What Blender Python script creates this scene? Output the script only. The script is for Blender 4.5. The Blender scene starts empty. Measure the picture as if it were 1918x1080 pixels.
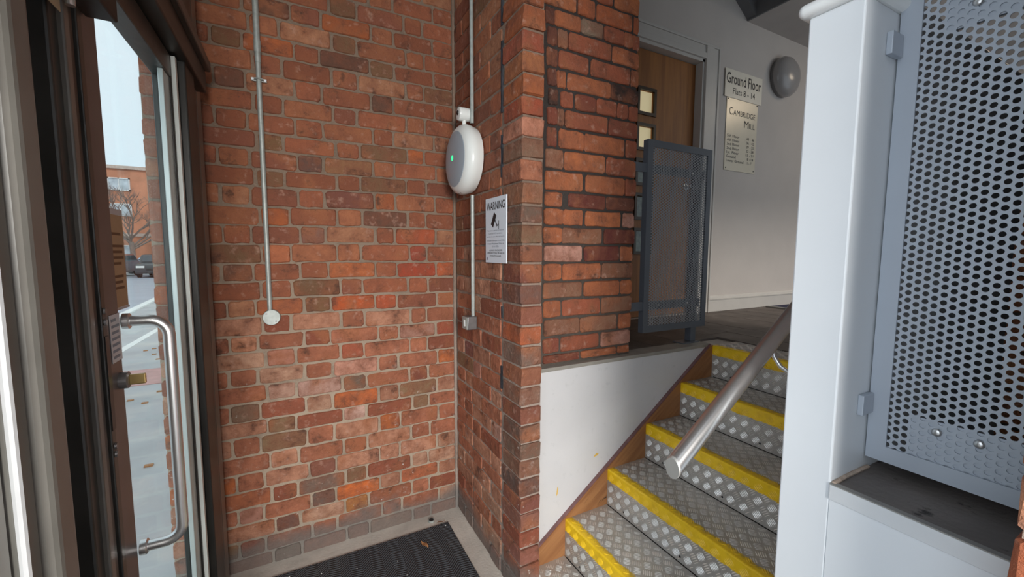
import bpy, math, random
from mathutils import Vector, Matrix, Euler
random.seed(7)
R = math.radians
scn = bpy.context.scene
col = scn.collection

# ------------------------------------------------------------------ camera
PITCH = math.atan(68/770.0); YAW = R(28.0); ROLL = -0.0037
fw = Vector((math.sin(YAW)*math.cos(PITCH), math.cos(YAW)*math.cos(PITCH), -math.sin(PITCH)))
rt0 = Vector((math.cos(YAW), -math.sin(YAW), 0)); up0 = rt0.cross(fw)
rt = rt0*math.cos(ROLL) - up0*math.sin(ROLL)
up = up0*math.cos(ROLL) + rt0*math.sin(ROLL)
CAM = Vector((0, 0, 1.45))
cd = bpy.data.cameras.new('camera'); cam = bpy.data.objects.new('camera', cd); col.objects.link(cam)
cd.sensor_fit = 'HORIZONTAL'; cd.sensor_width = 36; cd.lens = 36*770.0/1918
cd.clip_start = 0.02; cd.clip_end = 400
cam.matrix_world = Matrix(((rt.x, up.x, -fw.x, CAM.x), (rt.y, up.y, -fw.y, CAM.y), (rt.z, up.z, -fw.z, CAM.z), (0, 0, 0, 1)))
scn.camera = cam
def pix(p):
    d = Vector(p)-CAM; w = d.dot(fw)
    return (959+770*d.dot(rt)/w, 540-770*d.dot(up)/w) if w > .01 else (-999, -999)

# ------------------------------------------------------------------ sky and light
w = bpy.data.worlds.new('sky'); scn.world = w; w.use_nodes = True
nt = w.node_tree; nt.nodes.clear()
wo = nt.nodes.new('ShaderNodeOutputWorld'); bg = nt.nodes.new('ShaderNodeBackground')
tc = nt.nodes.new('ShaderNodeTexCoord'); sp = nt.nodes.new('ShaderNodeSeparateXYZ'); cr = nt.nodes.new('ShaderNodeValToRGB')
nz = nt.nodes.new('ShaderNodeTexNoise'); nz.inputs['Scale'].default_value = 2.2; nz.inputs['Detail'].default_value = 4
mxw = nt.nodes.new('ShaderNodeMix'); mxw.data_type = 'RGBA'; mxw.inputs[0].default_value = .25
nt.links.new(tc.outputs['Generated'], sp.inputs[0]); nt.links.new(sp.outputs['Z'], cr.inputs[0])
nt.links.new(tc.outputs['Generated'], nz.inputs['Vector'])
cr.color_ramp.elements[0].position = 0.0; cr.color_ramp.elements[0].color = (.74, .86, .97, 1)
cr.color_ramp.elements[1].position = .7; cr.color_ramp.elements[1].color = (.80, .90, .98, 1)
nt.links.new(cr.outputs[0], mxw.inputs[6]); nt.links.new(nz.outputs['Color'], mxw.inputs[7])
mxw.blend_type = 'SOFT_LIGHT'
nt.links.new(mxw.outputs[2], bg.inputs[0]); bg.inputs[1].default_value = 1.32
nt.links.new(bg.outputs[0], wo.inputs[0])

def area(name, loc, target, sx, sy, power, color):
    l = bpy.data.lights.new(name, 'AREA'); l.shape = 'RECTANGLE'; l.size = sx; l.size_y = sy
    l.energy = power; l.color = color
    o = bpy.data.objects.new(name, l); col.objects.link(o); o.location = loc
    o.rotation_euler = (Vector(target)-Vector(loc)).to_track_quat('-Z', 'Z').to_euler()
    return o
# daylight entering through the open leaf of the entrance, left of and behind the camera
area('doorway_daylight', (-.55, -.10, 1.30), (.9, .55, 1.0), .8, 1.7, 8.5, (.84, .92, 1.0))
rl = area('rear_daylight', (-.17, -2.10, 1.75), (.28, 2.1, .30), .8, 1.1, 50, (1.0, .97, .92)); rl.data.spread = R(100)
# daylight falling through the high fanlight above the entrance
area('fanlight_daylight', (-.55, -.3, 2.75), (.8, 1.6, 1.6), 2.2, .7, 4, (.92, .96, 1.0))
# warm lamp of the upper landing
area('landing_lamp', (5.0, .9, 3.3), (4.6, 1.4, 1.0), .5, .5, 7, (1.0, .82, .62))
sl = bpy.data.lights.new('sun', 'SUN'); sl.energy = 1.6; sl.angle = R(12); sl.color = (1, .93, .84)
so = bpy.data.objects.new('sun', sl); col.objects.link(so)
so.rotation_euler = Vector((-.30, .80, -.52)).to_track_quat('-Z', 'Y').to_euler()
vs = scn.view_settings; vs.view_transform = 'Standard'; vs.look = 'None'; vs.gamma = 1; vs.exposure = -0.17
vs.use_curve_mapping = False

# ------------------------------------------------------------------ materials
def newmat(name):
    m = bpy.data.materials.new(name); m.use_nodes = True
    n = m.node_tree; b = n.nodes['Principled BSDF']
    return m, n, b
def simple(name, rgb, rough=.6, metal=0.0, var=.12, scale=8, bump=0.0, bscale=60, spec=.5, dirt=None, dscale=3, dlo=.55, dhi=.75):
    m, n, b = newmat(name)
    tc = n.nodes.new('ShaderNodeTexCoord'); nz = n.nodes.new('ShaderNodeTexNoise')
    nz.inputs['Scale'].default_value = scale; nz.inputs['Detail'].default_value = 5
    n.links.new(tc.outputs['Object'], nz.inputs['Vector'])
    r = n.nodes.new('ShaderNodeValToRGB'); n.links.new(nz.outputs['Fac'], r.inputs[0])
    lo = [c*(1-var) for c in rgb]; hi = [min(1, c*(1+var)) for c in rgb]
    r.color_ramp.elements[0].position = .3; r.color_ramp.elements[1].position = .7
    r.color_ramp.elements[0].color = (*lo, 1); r.color_ramp.elements[1].color = (*hi, 1)
    out = r.outputs[0]
    if dirt:
        n2 = n.nodes.new('ShaderNodeTexNoise'); n2.inputs['Scale'].default_value = dscale; n2.inputs['Detail'].default_value = 8
        n2.inputs['Roughness'].default_value = .65
        n.links.new(tc.outputs['Object'], n2.inputs['Vector'])
        r2 = n.nodes.new('ShaderNodeValToRGB'); r2.color_ramp.elements[0].position = dlo; r2.color_ramp.elements[1].position = dhi
        n.links.new(n2.outputs['Fac'], r2.inputs[0])
        mx = n.nodes.new('ShaderNodeMix'); mx.data_type = 'RGBA'; n.links.new(r2.outputs[0], mx.inputs[0])
        n.links.new(out, mx.inputs[6]); mx.inputs[7].default_value = (*dirt, 1); out = mx.outputs[2]
    n.links.new(out, b.inputs['Base Color'])
    b.inputs['Roughness'].default_value = rough; b.inputs['Metallic'].default_value = metal
    b.inputs['Specular IOR Level'].default_value = spec
    if bump:
        n3 = n.nodes.new('ShaderNodeTexNoise'); n3.inputs['Scale'].default_value = bscale; n3.inputs['Detail'].default_value = 6
        n.links.new(tc.outputs['Object'], n3.inputs['Vector'])
        bp = n.nodes.new('ShaderNodeBump'); bp.inputs['Strength'].default_value = bump; bp.inputs['Distance'].default_value = .004
        n.links.new(n3.outputs['Fac'], bp.inputs['Height']); n.links.new(bp.outputs[0], b.inputs['Normal'])
    return m
def mathn(n, op, a, bb=None, clamp=False):
    q = n.nodes.new('ShaderNodeMath'); q.operation = op; q.use_clamp = clamp
    for i, v in enumerate((a, bb)):
        if v is None: continue
        if isinstance(v, (int, float)): q.inputs[i].default_value = v
        else: n.links.new(v, q.inputs[i])
    return q.outputs[0]
def mixc(n, f, a, bb, mode='MIX'):
    q = n.nodes.new('ShaderNodeMix'); q.data_type = 'RGBA'; q.blend_type = mode
    for i, v in ((0, f), (6, a), (7, bb)):
        if isinstance(v, (int, float)): q.inputs[i].default_value = v
        elif isinstance(v, tuple): q.inputs[i].default_value = (*v, 1)
        else: n.links.new(v, q.inputs[i])
    return q.outputs[2]
def noise(n, vec, scale, detail=5, rough=.6, wv=None):
    q = n.nodes.new('ShaderNodeTexNoise')
    if wv is not None:
        q.noise_dimensions = '4D'; n.links.new(wv, q.inputs['W'])
    q.inputs['Scale'].default_value = scale; q.inputs['Detail'].default_value = detail; q.inputs['Roughness'].default_value = rough
    if vec is not None: n.links.new(vec, q.inputs['Vector'])
    return q.outputs['Fac']
def ramp(n, f, lo, hi):
    q = n.nodes.new('ShaderNodeMapRange'); q.inputs[1].default_value = lo; q.inputs[2].default_value = hi
    q.interpolation_type = 'SMOOTHSTEP'
    n.links.new(f, q.inputs[0]); return q.outputs[0]

def brick_material():
    m, n, b = newmat('fired_brick')
    oi = n.nodes.new('ShaderNodeObjectInfo'); tc = n.nodes.new('ShaderNodeTexCoord'); ge = n.nodes.new('ShaderNodeNewGeometry')
    wv = mathn(n, 'MULTIPLY', oi.outputs['Random'], 60.0)
    v = tc.outputs['Object']
    n1 = noise(n, v, 14, 6, .65, wv); n2 = noise(n, v, 70, 6, .7, wv); n3 = noise(n, v, 30, 4, .6, wv)
    c = oi.outputs['Color']
    c = mixc(n, ramp(n, n1, .35, .60), c, mixc(n, .6, c, (.22, .078, .045), 'MIX'))
    c = mixc(n, mathn(n, 'MULTIPLY', ramp(n, noise(n, v, 7, 3, .5, wv), .50, .70), .5), c, (.46, .17, .075))
    c = mixc(n, mathn(n, 'MULTIPLY', ramp(n, n1, .54, .70), .85), c, (.085, .040, .028))
    c = mixc(n, mathn(n, 'MULTIPLY', ramp(n, n3, .55, .72), .45), c, (.55, .33, .25))
    c = mixc(n, mathn(n, 'MULTIPLY', ramp(n, n2, .60, .70), .55), c, (.09, .05, .04))
    # efflorescence and old paint flecks
    pos = ge.outputs['Position']
    s = n.nodes.new('ShaderNodeSeparateXYZ'); n.links.new(pos, s.inputs[0])
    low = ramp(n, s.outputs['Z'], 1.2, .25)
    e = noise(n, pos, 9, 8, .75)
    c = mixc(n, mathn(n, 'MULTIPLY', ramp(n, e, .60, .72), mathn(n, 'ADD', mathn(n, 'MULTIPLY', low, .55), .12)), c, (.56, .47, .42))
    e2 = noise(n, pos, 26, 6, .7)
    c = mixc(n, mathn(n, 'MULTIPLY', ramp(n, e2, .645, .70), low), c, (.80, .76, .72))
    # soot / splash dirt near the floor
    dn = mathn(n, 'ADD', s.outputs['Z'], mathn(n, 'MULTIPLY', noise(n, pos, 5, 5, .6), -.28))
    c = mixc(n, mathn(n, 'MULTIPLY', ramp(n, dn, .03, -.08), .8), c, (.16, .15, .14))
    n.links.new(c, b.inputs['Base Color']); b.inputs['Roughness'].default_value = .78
    b.inputs['Specular IOR Level'].default_value = .35
    h = mathn(n, 'ADD', mathn(n, 'MULTIPLY', n1, .9), mathn(n, 'ADD', mathn(n, 'MULTIPLY', n2, .5), mathn(n, 'MULTIPLY', n3, .5)))
    bp = n.nodes.new('ShaderNodeBump'); bp.inputs['Strength'].default_value = .95; bp.inputs['Distance'].default_value = .014
    n.links.new(h, bp.inputs['Height']); n.links.new(bp.outputs[0], b.inputs['Normal'])
    return m
def mortar_material(name, rgb, low_rgb):
    m, n, b = newmat(name)
    ge = n.nodes.new('ShaderNodeNewGeometry'); pos = ge.outputs['Position']
    s = n.nodes.new('ShaderNodeSeparateXYZ'); n.links.new(pos, s.inputs[0])
    n1 = noise(n, pos, 6, 6, .65); n2 = noise(n, pos, 90, 5, .6)
    c = mixc(n, ramp(n, s.outputs['Z'], .5, 1.9), low_rgb, rgb)
    c = mixc(n, mathn(n, 'MULTIPLY', ramp(n, n1, .45, .7), .5), c, tuple(x*.55 for x in rgb))
    c = mixc(n, mathn(n, 'MULTIPLY', ramp(n, n2, .5, .7), .35), c, tuple(min(1, x*1.6) for x in rgb))
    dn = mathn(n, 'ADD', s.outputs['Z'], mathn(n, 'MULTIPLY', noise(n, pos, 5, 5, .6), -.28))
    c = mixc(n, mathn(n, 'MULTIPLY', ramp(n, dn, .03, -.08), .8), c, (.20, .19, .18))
    n.links.new(c, b.inputs['Base Color']); b.inputs['Roughness'].default_value = .92
    bp = n.nodes.new('ShaderNodeBump'); bp.inputs['Strength'].default_value = .9; bp.inputs['Distance'].default_value = .006
    n.links.new(mathn(n, 'ADD', n2, noise(n, pos, 25, 5, .6)), bp.inputs['Height']); n.links.new(bp.outputs[0], b.inputs['Normal'])
    return m
def step_material(bars=False):
    # bare aluminium five-bar plate, nosing painted yellow (local origin = nosing edge)
    m, n, b = newmat('worn_raised_bars' if bars else 'painted_tread_plate')
    tc = n.nodes.new('ShaderNodeTexCoord'); v = tc.outputs['Object']
    s = n.nodes.new('ShaderNodeSeparateXYZ'); n.links.new(v, s.inputs[0])
    oi = n.nodes.new('ShaderNodeObjectInfo')
    ge = n.nodes.new('ShaderNodeNewGeometry'); pos = ge.outputs['Position']
    n1 = noise(n, pos, 22, 6, .7); n2 = noise(n, pos, 5, 5, .6); n3 = noise(n, pos, 120, 3, .6)
    off = mathn(n, 'MULTIPLY', mathn(n, 'SUBTRACT', n1, .5), .050)
    mx_ = ramp(n, mathn(n, 'ADD', s.outputs['X'], off), .042, .034)
    mz_ = ramp(n, mathn(n, 'ADD', s.outputs['Z'], mathn(n, 'MULTIPLY', off, .5)), -.055, -.050)
    mask = mathn(n, 'MULTIPLY', mx_, mz_)
    met = mixc(n, ramp(n, n2, .35, .7), *(((.82, .80, .77), (.66, .64, .60)) if bars else ((.56, .54, .51), (.42, .395, .37))))
    met = mixc(n, mathn(n, 'MULTIPLY', ramp(n, n3, .55, .75), .3), met, (.2, .17, .15))
    yel = mixc(n, ramp(n, n1, .40, .70), (.95, .62, .015), (.80, .50, .012))
    edge = mathn(n, 'MULTIPLY', ramp(n, mathn(n, 'ADD', s.outputs['X'], off), .014, .040), .65)
    yel = mixc(n, mathn(n, 'MULTIPLY', edge, ramp(n, noise(n, pos, 60, 4, .7), .36, .56)), yel, (.20, .14, .06))
    n.links.new(mixc(n, mask, met, yel), b.inputs['Base Color'])
    n.links.new(mathn(n, 'MULTIPLY', mathn(n, 'SUBTRACT', 1.0, mask), .60 if bars else .42), b.inputs['Metallic'])
    n.links.new(mathn(n, 'ADD', mathn(n, 'MULTIPLY', n2, .35), .22), b.inputs['Roughness'])
    bp = n.nodes.new('ShaderNodeBump'); bp.inputs['Strength'].default_value = .25; bp.inputs['Distance'].default_value = .002
    n.links.new(n3, bp.inputs['Height']); n.links.new(bp.outputs[0], b.inputs['Normal'])
    return m
def wood_material(name, a, c2, scale, axis_rot=(0, 0, 0), stretch=(1, 8, 8), crack=.0):
    m, n, b = newmat(name)
    tc = n.nodes.new('ShaderNodeTexCoord'); mp = n.nodes.new('ShaderNodeMapping')
    n.links.new(tc.outputs['Object'], mp.inputs[0]); mp.inputs['Rotation'].default_value = axis_rot; mp.inputs['Scale'].default_value = stretch
    # rotate first, then stretch
    mp2 = n.nodes.new('ShaderNodeMapping'); n.links.new(tc.outputs['Object'], mp2.inputs[0]); mp2.inputs['Rotation'].default_value = axis_rot
    n.links.new(mp2.outputs[0], mp.inputs[0]); mp.inputs['Rotation'].default_value = (0, 0, 0)
    g = noise(n, mp.outputs[0], scale, 6, .6)
    c = mixc(n, ramp(n, g, .3, .7), a, c2)
    if crack:
        k = noise(n, mp.outputs[0], scale*.7, 3, .5)
        q = mathn(n, 'ABSOLUTE', mathn(n, 'SUBTRACT', k, .55))
        c = mixc(n, mathn(n, 'MULTIPLY', ramp(n, q, .008, .0), mathn(n, 'MULTIPLY', ramp(n, noise(n, tc.outputs['Object'], 6, 3, .5), .5, .58), crack)), c, (.03, .015, .01))
    n.links.new(c, b.inputs['Base Color']); b.inputs['Roughness'].default_value = .55
    bp = n.nodes.new('ShaderNodeBump'); bp.inputs['Strength'].default_value = .15; n.links.new(g, bp.inputs['Height'])
    bp.inputs['Distance'].default_value = .002
    n.links.new(bp.outputs[0], b.inputs['Normal'])
    return m
def glass_material(name, tint=(.95, .98, .97), refl=.06):
    m = bpy.data.materials.new(name); m.use_nodes = True; n = m.node_tree; n.nodes.clear()
    o = n.nodes.new('ShaderNodeOutputMaterial'); t = n.nodes.new('ShaderNodeBsdfTransparent'); g = n.nodes.new('ShaderNodeBsdfGlossy')
    t.inputs[0].default_value = (*tint, 1); g.inputs['Roughness'].default_value = .02; g.inputs[0].default_value = (.9, .95, .95, 1)
    lw = n.nodes.new('ShaderNodeFresnel'); lw.inputs[0].default_value = 1.35
    mx = n.nodes.new('ShaderNodeMixShader'); n.links.new(mathn(n, 'ADD', mathn(n, 'MULTIPLY', lw.outputs[0], .12), refl*.2, True), mx.inputs[0])
    n.links.new(t.outputs[0], mx.inputs[1]); n.links.new(g.outputs[0], mx.inputs[2]); n.links.new(mx.outputs[0], o.inputs[0])
    return m
def emit(name, rgb, strength):
    m, n, b = newmat(name); b.inputs['Base Color'].default_value = (*rgb, 1)
    b.inputs['Emission Color'].default_value = (*rgb, 1); b.inputs['Emission Strength'].default_value = strength
    return m
def mat_rubber():
    m, n, b = newmat('ribbed_rubber')
    tc = n.nodes.new('ShaderNodeTexCoord'); s = n.nodes.new('ShaderNodeSeparateXYZ'); n.links.new(tc.outputs['Object'], s.inputs[0])
    u = mathn(n, 'MULTIPLY', s.outputs['X'], 1/.045); tri = mathn(n, 'PINGPONG', u, 1.0)
    h = mathn(n, 'SINE', mathn(n, 'MULTIPLY', mathn(n, 'ADD', mathn(n, 'MULTIPLY', s.outputs['Y'], 1/.014), mathn(n, 'MULTIPLY', tri, 3.0)), 6.283))
    nn = noise(n, tc.outputs['Object'], 160, 3, .6)
    c = mixc(n, ramp(n, h, -.8, .9), (.028, .031, .038), (.080, .087, .10))
    c = mixc(n, mathn(n, 'MULTIPLY', ramp(n, nn, .62, .74), .4), c, (.2, .19, .18))
    c = mixc(n, mathn(n, 'MULTIPLY', ramp(n, noise(n, tc.outputs['Object'], 4, 6, .6), .45, .75), .30), c, (.10, .095, .09))
    n.links.new(c, b.inputs['Base Color']); b.inputs['Roughness'].default_value = .8
    bp = n.nodes.new('ShaderNodeBump'); bp.inputs['Strength'].default_value = .8; bp.inputs['Distance'].default_value = .003
    n.links.new(h, bp.inputs['Height']); n.links.new(bp.outputs[0], b.inputs['Normal'])
    return m

M = {}
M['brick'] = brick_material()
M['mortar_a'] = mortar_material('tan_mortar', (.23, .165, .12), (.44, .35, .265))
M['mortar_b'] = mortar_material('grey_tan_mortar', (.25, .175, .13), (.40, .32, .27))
M['mortar_c'] = mortar_material('sooty_mortar', (.045, .036, .032), (.12, .095, .075))
M['white'] = simple('white_wall_paint', (.72, .75, .78), .45, var=.015, scale=3, bump=.05, bscale=40)
M['white_stringer'] = simple('scuffed_white_paint', (.66, .655, .67), .5, var=.03, scale=5, bump=.12, bscale=30, dirt=(.58, .58, .59), dscale=26, dlo=.58, dhi=.75)
M['cap_white'] = simple('gloss_white_paint', (.82, .84, .84), .25, var=.01)
M['cream'] = simple('cream_wall_paint', (.58, .53, .49), .7, var=.03, scale=4, bump=.12, bscale=70)
M['cream_trim'] = simple('cream_gloss_trim', (.60, .57, .53), .4, var=.03)
M['ceiling'] = simple('ceiling_paint', (.52, .48, .45), .8, var=.03)
M['dark_ceiling'] = simple('dark_grey_soffit', (.17, .17, .175), .8, var=.04)  # darker grey than the main ceiling colour
M['concrete'] = simple('concrete_floor', (.60, .555, .50), .85, var=.14, scale=12, bump=.5, bscale=90, dirt=(.38, .35, .315), dscale=6, dlo=.45, dhi=.7)
M['ledge'] = simple('worn_ledge_metal', (.34, .32, .285), .55, .15, var=.1, scale=14, bump=.15, bscale=80)
M['sill_top'] = simple('dirty_sill_stone', (.17, .15, .14), .7, var=.15, scale=9, bump=.3, bscale=80, dirt=(.035, .03, .028), dscale=18, dlo=.60, dhi=.68)
M['alu_trim'] = simple('aluminium_trim', (.66, .68, .70), .4, .1, var=.05, scale=12)
M['alu_trim_dark'] = simple('dull_trim_edge', (.30, .29, .27), .5, .3, var=.1)
M['grey_metal'] = simple('blue_grey_powder_coat', (.41, .45, .51), .38, .15, var=.02, scale=6)
M['grey_metal2'] = simple('slate_powder_coat', (.125, .138, .16), .42, .1, var=.03, scale=6)
M['grey_sheet'] = simple('slate_perforated_sheet', (.27, .28, .295), .45, .1, var=.05, scale=6)
M['galv'] = simple('galvanised_steel', (.40, .43, .41), .5, .35, var=.14, scale=45)
M['dark_galv'] = simple('dull_steel_box', (.22, .21, .21), .4, .6, var=.1, scale=30)
M['steel'] = simple('brushed_stainless', (.70, .70, .70), .30, .95, var=.04, scale=20)
M['steel_end'] = simple('satin_stainless', (.55, .53, .50), .4, .7, var=.05, scale=20)
M['bolt'] = simple('zinc_bolt', (.6, .6, .6), .3, .9, var=.05)
M['step'] = step_material(); M['bars'] = step_material(True)
M['string_wood'] = wood_material('stained_stringer_timber', (.40, .185, .070), (.28, .115, .042), 3.0, (0, R(35.6), 0), (1.2, 14, 14), 1.0)
M['string_edge'] = simple('purple_brown_edge_paint', (.20, .10, .10), .6, var=.2, scale=30)
M['oak'] = wood_material('oak_veneer', (.38, .150, .034), (.26, .095, .022), 2.2, (0, 0, 0), (14, 14, 1.0))
M['dark_beading'] = simple('dark_bronze_beading', (.045, .028, .016), .4, .3, var=.1)
M['lit_pane'] = emit('glowing_pane', (.80, .68, .40), .45)  # the pane itself glows, in place of a lit room behind it
M['dim_pane'] = simple('dim_green_pane', (.10, .12, .07), .15, var=.5, scale=30)  # greenish reflection in the glass is put into the base colour
M['floor_board'] = simple('brown_floor_tile', (.125, .100, .085), .6, var=.22, scale=7, bump=.15, bscale=60, dirt=(.20, .18, .16), dscale=7, dlo=.55, dhi=.8)
M['blue_mat'] = simple('navy_carpet', (.02, .02, .06), .95, var=.2, scale=60)
M['rubber'] = mat_rubber()
M['bronze'] = simple('dark_bronze_paint', (.042, .042, .038), .35, 0, var=.25, scale=10, bump=.15, bscale=30)
M['bronze_dark'] = simple('black_bronze_paint', (.016, .015, .013), .4, 0, var=.3, scale=10)
M['bronze_mid'] = simple('grey_brown_frame_paint', (.15, .145, .13), .33, 0, var=.22, scale=7)
M['stile_face'] = simple('mauve_brown_stile', (.12, .10, .096), .35, 0, var=.15, scale=14)
M['pale_frame'] = simple('pale_outdoor_light', (.50, .57, .56), .3, .2, var=.05)  # outdoor light on the far door stile, put into a pale green colour
M['pale_line'] = simple('white_glazing_gasket', (.70, .74, .71), .4, var=.05)
M['glass'] = glass_material('clear_glass')
M['black'] = simple('black_plastic', (.012, .012, .013), .35, var=.1)
M['closer_box'] = simple('black_gloss_casing', (.008, .008, .008), .5, 0, var=.1)
M['beige'] = simple('beige_metal_plate', (.42, .36, .24), .4, .2, var=.05)
M['brass'] = simple('brass', (.50, .36, .15), .3, .85, var=.1)
M['white_plastic'] = simple('white_plastic', (.80, .82, .80), .25, var=.01)
M['diffuser'] = simple('opal_diffuser', (.36, .42, .48), .3, var=.01)
M['grey_dome'] = simple('grey_opal_dome', (.36, .34, .33), .22, var=.02)
M['green_led'] = emit('green_led', (.05, .95, .35), 1.1)
M['sign_white'] = simple('white_sign_plate', (.76, .82, .90), .3, var=.01)
M['sign_cream'] = simple('cream_sign_plate', (.80, .75, .64), .35, var=.02)
M['sign_gold'] = simple('satin_cream_plate', (.74, .68, .55), .3, .15, var=.03)
M['ink'] = simple('black_ink', (.014, .014, .018), .5, var=.1)
M['ink_grey'] = simple('grey_ink', (.22, .25, .30), .6, var=.1)
M['card'] = simple('tan_card', (.52, .36, .22), .7, var=.06, scale=14)
M['card_ink'] = simple('brown_print', (.20, .11, .06), .7, var=.1)
M['paper'] = simple('white_paper', (.62, .60, .62), .6, var=.03)
M['leaf'] = simple('dry_leaf', (.36, .17, .07), .7, var=.25, scale=60)
M['debris'] = simple('pale_grit', (.7, .7, .68), .7)
M['asphalt'] = simple('asphalt', (.40, .41, .42), .7, var=.12, scale=1.5, bump=.2, bscale=50, dirt=(.52, .50, .47), dscale=2, dlo=.5, dhi=.7)
M['road'] = simple('sky_sheen_road', (.36, .39, .45), .4, var=.08, scale=1)  # sky sheen is put into the blue-grey road colour
M['pave_red'] = simple('red_paving', (.52, .30, .28), .8, var=.1, scale=8)
M['paint_line'] = simple('road_paint', (.75, .76, .74), .7, var=.05)
M['far_brick'] = simple('far_orange_brick', (.50, .215, .13), .9, var=.18, scale=1.2, bump=.1, bscale=10)
M['far_trim'] = simple('far_stone_trim', (.48, .38, .33), .9)
M['far_glass'] = simple('far_window_glass', (.45, .50, .55), .2, var=.3, scale=2)
M['far_frame'] = simple('far_window_frame', (.62, .62, .62), .6)
M['bark'] = simple('tree_bark', (.20, .15, .13), .9, var=.2)
M['car_red'] = simple('dark_red_car_paint', (.16, .06, .06), .25, .2, var=.05)
M['car_blue'] = simple('pale_blue_car_paint', (.45, .58, .72), .25, .2, var=.03)
M['car_dark'] = simple('charcoal_car_paint', (.05, .055, .06), .25, .2, var=.05)
M['car_glass'] = simple('car_glass', (.05, .06, .07), .1, var=.1)
M['lens'] = simple('headlamp', (.7, .7, .68), .2, var=.02)

# ------------------------------------------------------------------ mesh helpers
class MB:
    def __init__(s): s.v = []; s.f = []
    def add(s, vs, fs):
        o = len(s.v); s.v += [tuple(v) for v in vs]; s.f += [tuple(i+o for i in f) for f in fs]; return s
    def box(s, x0, x1, y0, y1, z0, z1):
        if x0 > x1: x0, x1 = x1, x0
        if y0 > y1: y0, y1 = y1, y0
        if z0 > z1: z0, z1 = z1, z0
        return s.add([(x0, y0, z0), (x1, y0, z0), (x1, y1, z0), (x0, y1, z0), (x0, y0, z1), (x1, y0, z1), (x1, y1, z1), (x0, y1, z1)],
                     [(0, 3, 2, 1), (4, 5, 6, 7), (0, 1, 5, 4), (1, 2, 6, 5), (2, 3, 7, 6), (3, 0, 4, 7)])
    def prism(s, poly, axis, a, b):
        # poly: list of 2D points in the two other axes (order x,y,z without axis)
        n = len(poly); vs = []
        for t in (a, b):
            for p in poly:
                q = list(p); q.insert(axis, t); vs.append(q)
        fs = [tuple(range(n-1, -1, -1)), tuple(range(n, 2*n))]
        for i in range(n): fs.append((i, (i+1) % n, n+(i+1) % n, n+i))
        return s.add(vs, fs)
    def tube(s, pts, r, seg=16, caps=True):
        pts = [Vector(p) for p in pts]; rings = []; o = len(s.v)
        rr = r if isinstance(r, (list, tuple)) else [r]*len(pts)
        ref = None
        for i, p in enumerate(pts):
            t = (pts[min(i+1, len(pts)-1)]-pts[max(i-1, 0)]).normalized()
            if ref is None:
                ref = t.orthogonal().normalized()
            else:
                ref = (ref - t*ref.dot(t)).normalized()
            bn = t.cross(ref)
            for k in range(seg):
                a = 2*math.pi*k/seg
                s.v.append(tuple(p+ref*math.cos(a)*rr[i]+bn*math.sin(a)*rr[i]))
        for i in range(len(pts)-1):
            for k in range(seg):
                a = o+i*seg+k; b = o+i*seg+(k+1) % seg
                s.f.append((a, b, b+seg, a+seg))
        if caps:
            s.f.append(tuple(o+k for k in range(seg-1, -1, -1))); e = o+(len(pts)-1)*seg
            s.f.append(tuple(e+k for k in range(seg)))
        return s
    def lathe(s, c, axis, prof, seg=40, sc=(1, 1)):
        # prof: (distance along axis, radius); axis unit vector
        ax = Vector(axis).normalized(); u = Vector((0, 0, 1)) if abs(ax.z) < .9 else Vector((1, 0, 0)); w_ = ax.cross(u).normalized(); u = w_.cross(ax)
        c = Vector(c); o = len(s.v)
        for d, r in prof:
            for k in range(seg):
                a = 2*math.pi*k/seg
                s.v.append(tuple(c+ax*d+w_*math.cos(a)*r*sc[0]+u*math.sin(a)*r*sc[1]))
        for i in range(len(prof)-1):
            for k in range(seg):
                a = o+i*seg+k; b = o+i*seg+(k+1) % seg
                s.f.append((a, b, b+seg, a+seg))
        s.f.append(tuple(o+k for k in range(seg-1, -1, -1))); e = o+(len(prof)-1)*seg
        s.f.append(tuple(e+k for k in range(seg)))
        return s
    def build(s, name, mat, parent=None, bevel=0, smooth=False, segs=2, origin=None):
        me = bpy.data.meshes.new(name)
        vs = s.v
        if origin is not None: vs = [(v[0]-origin[0], v[1]-origin[1], v[2]-origin[2]) for v in vs]
        me.from_pydata(vs, [], s.f); me.materials.append(mat); me.update()
        if smooth:
            for p in me.polygons: p.use_smooth = True
        o = bpy.data.objects.new(name, me); col.objects.link(o)
        if origin is not None: o.location = origin
        if bevel:
            b = o.modifiers.new('bevel', 'BEVEL'); b.width = bevel; b.segments = segs; b.limit_method = 'ANGLE'
        if smooth:
            try: me.set_sharp_from_angle(angle=R(40))
            except Exception: pass
        if parent:
            o.parent = parent
            o.matrix_parent_inverse = Matrix.Translation(-Vector(parent.location)) if parent.type == 'EMPTY' or True else Matrix()
        return o
def mb(*boxes):
    m = MB()
    for b in boxes: m.box(*b)
    return m
def tag(o, label=None, cat=None, group=None, kind=None):
    if label: o['label'] = label
    if cat: o['category'] = cat
    if group: o['group'] = group
    if kind: o['kind'] = kind
    return o
def thing(name, loc, label, cat, group=None):
    o = bpy.data.objects.new(name, None); col.objects.link(o); o.location = loc; o.empty_display_size = .05
    return tag(o, label, cat, group)
def structure(name, m, mat, label, cat, **k):
    return tag(m.build(name, mat, **k), label, cat, None, 'structure')

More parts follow.
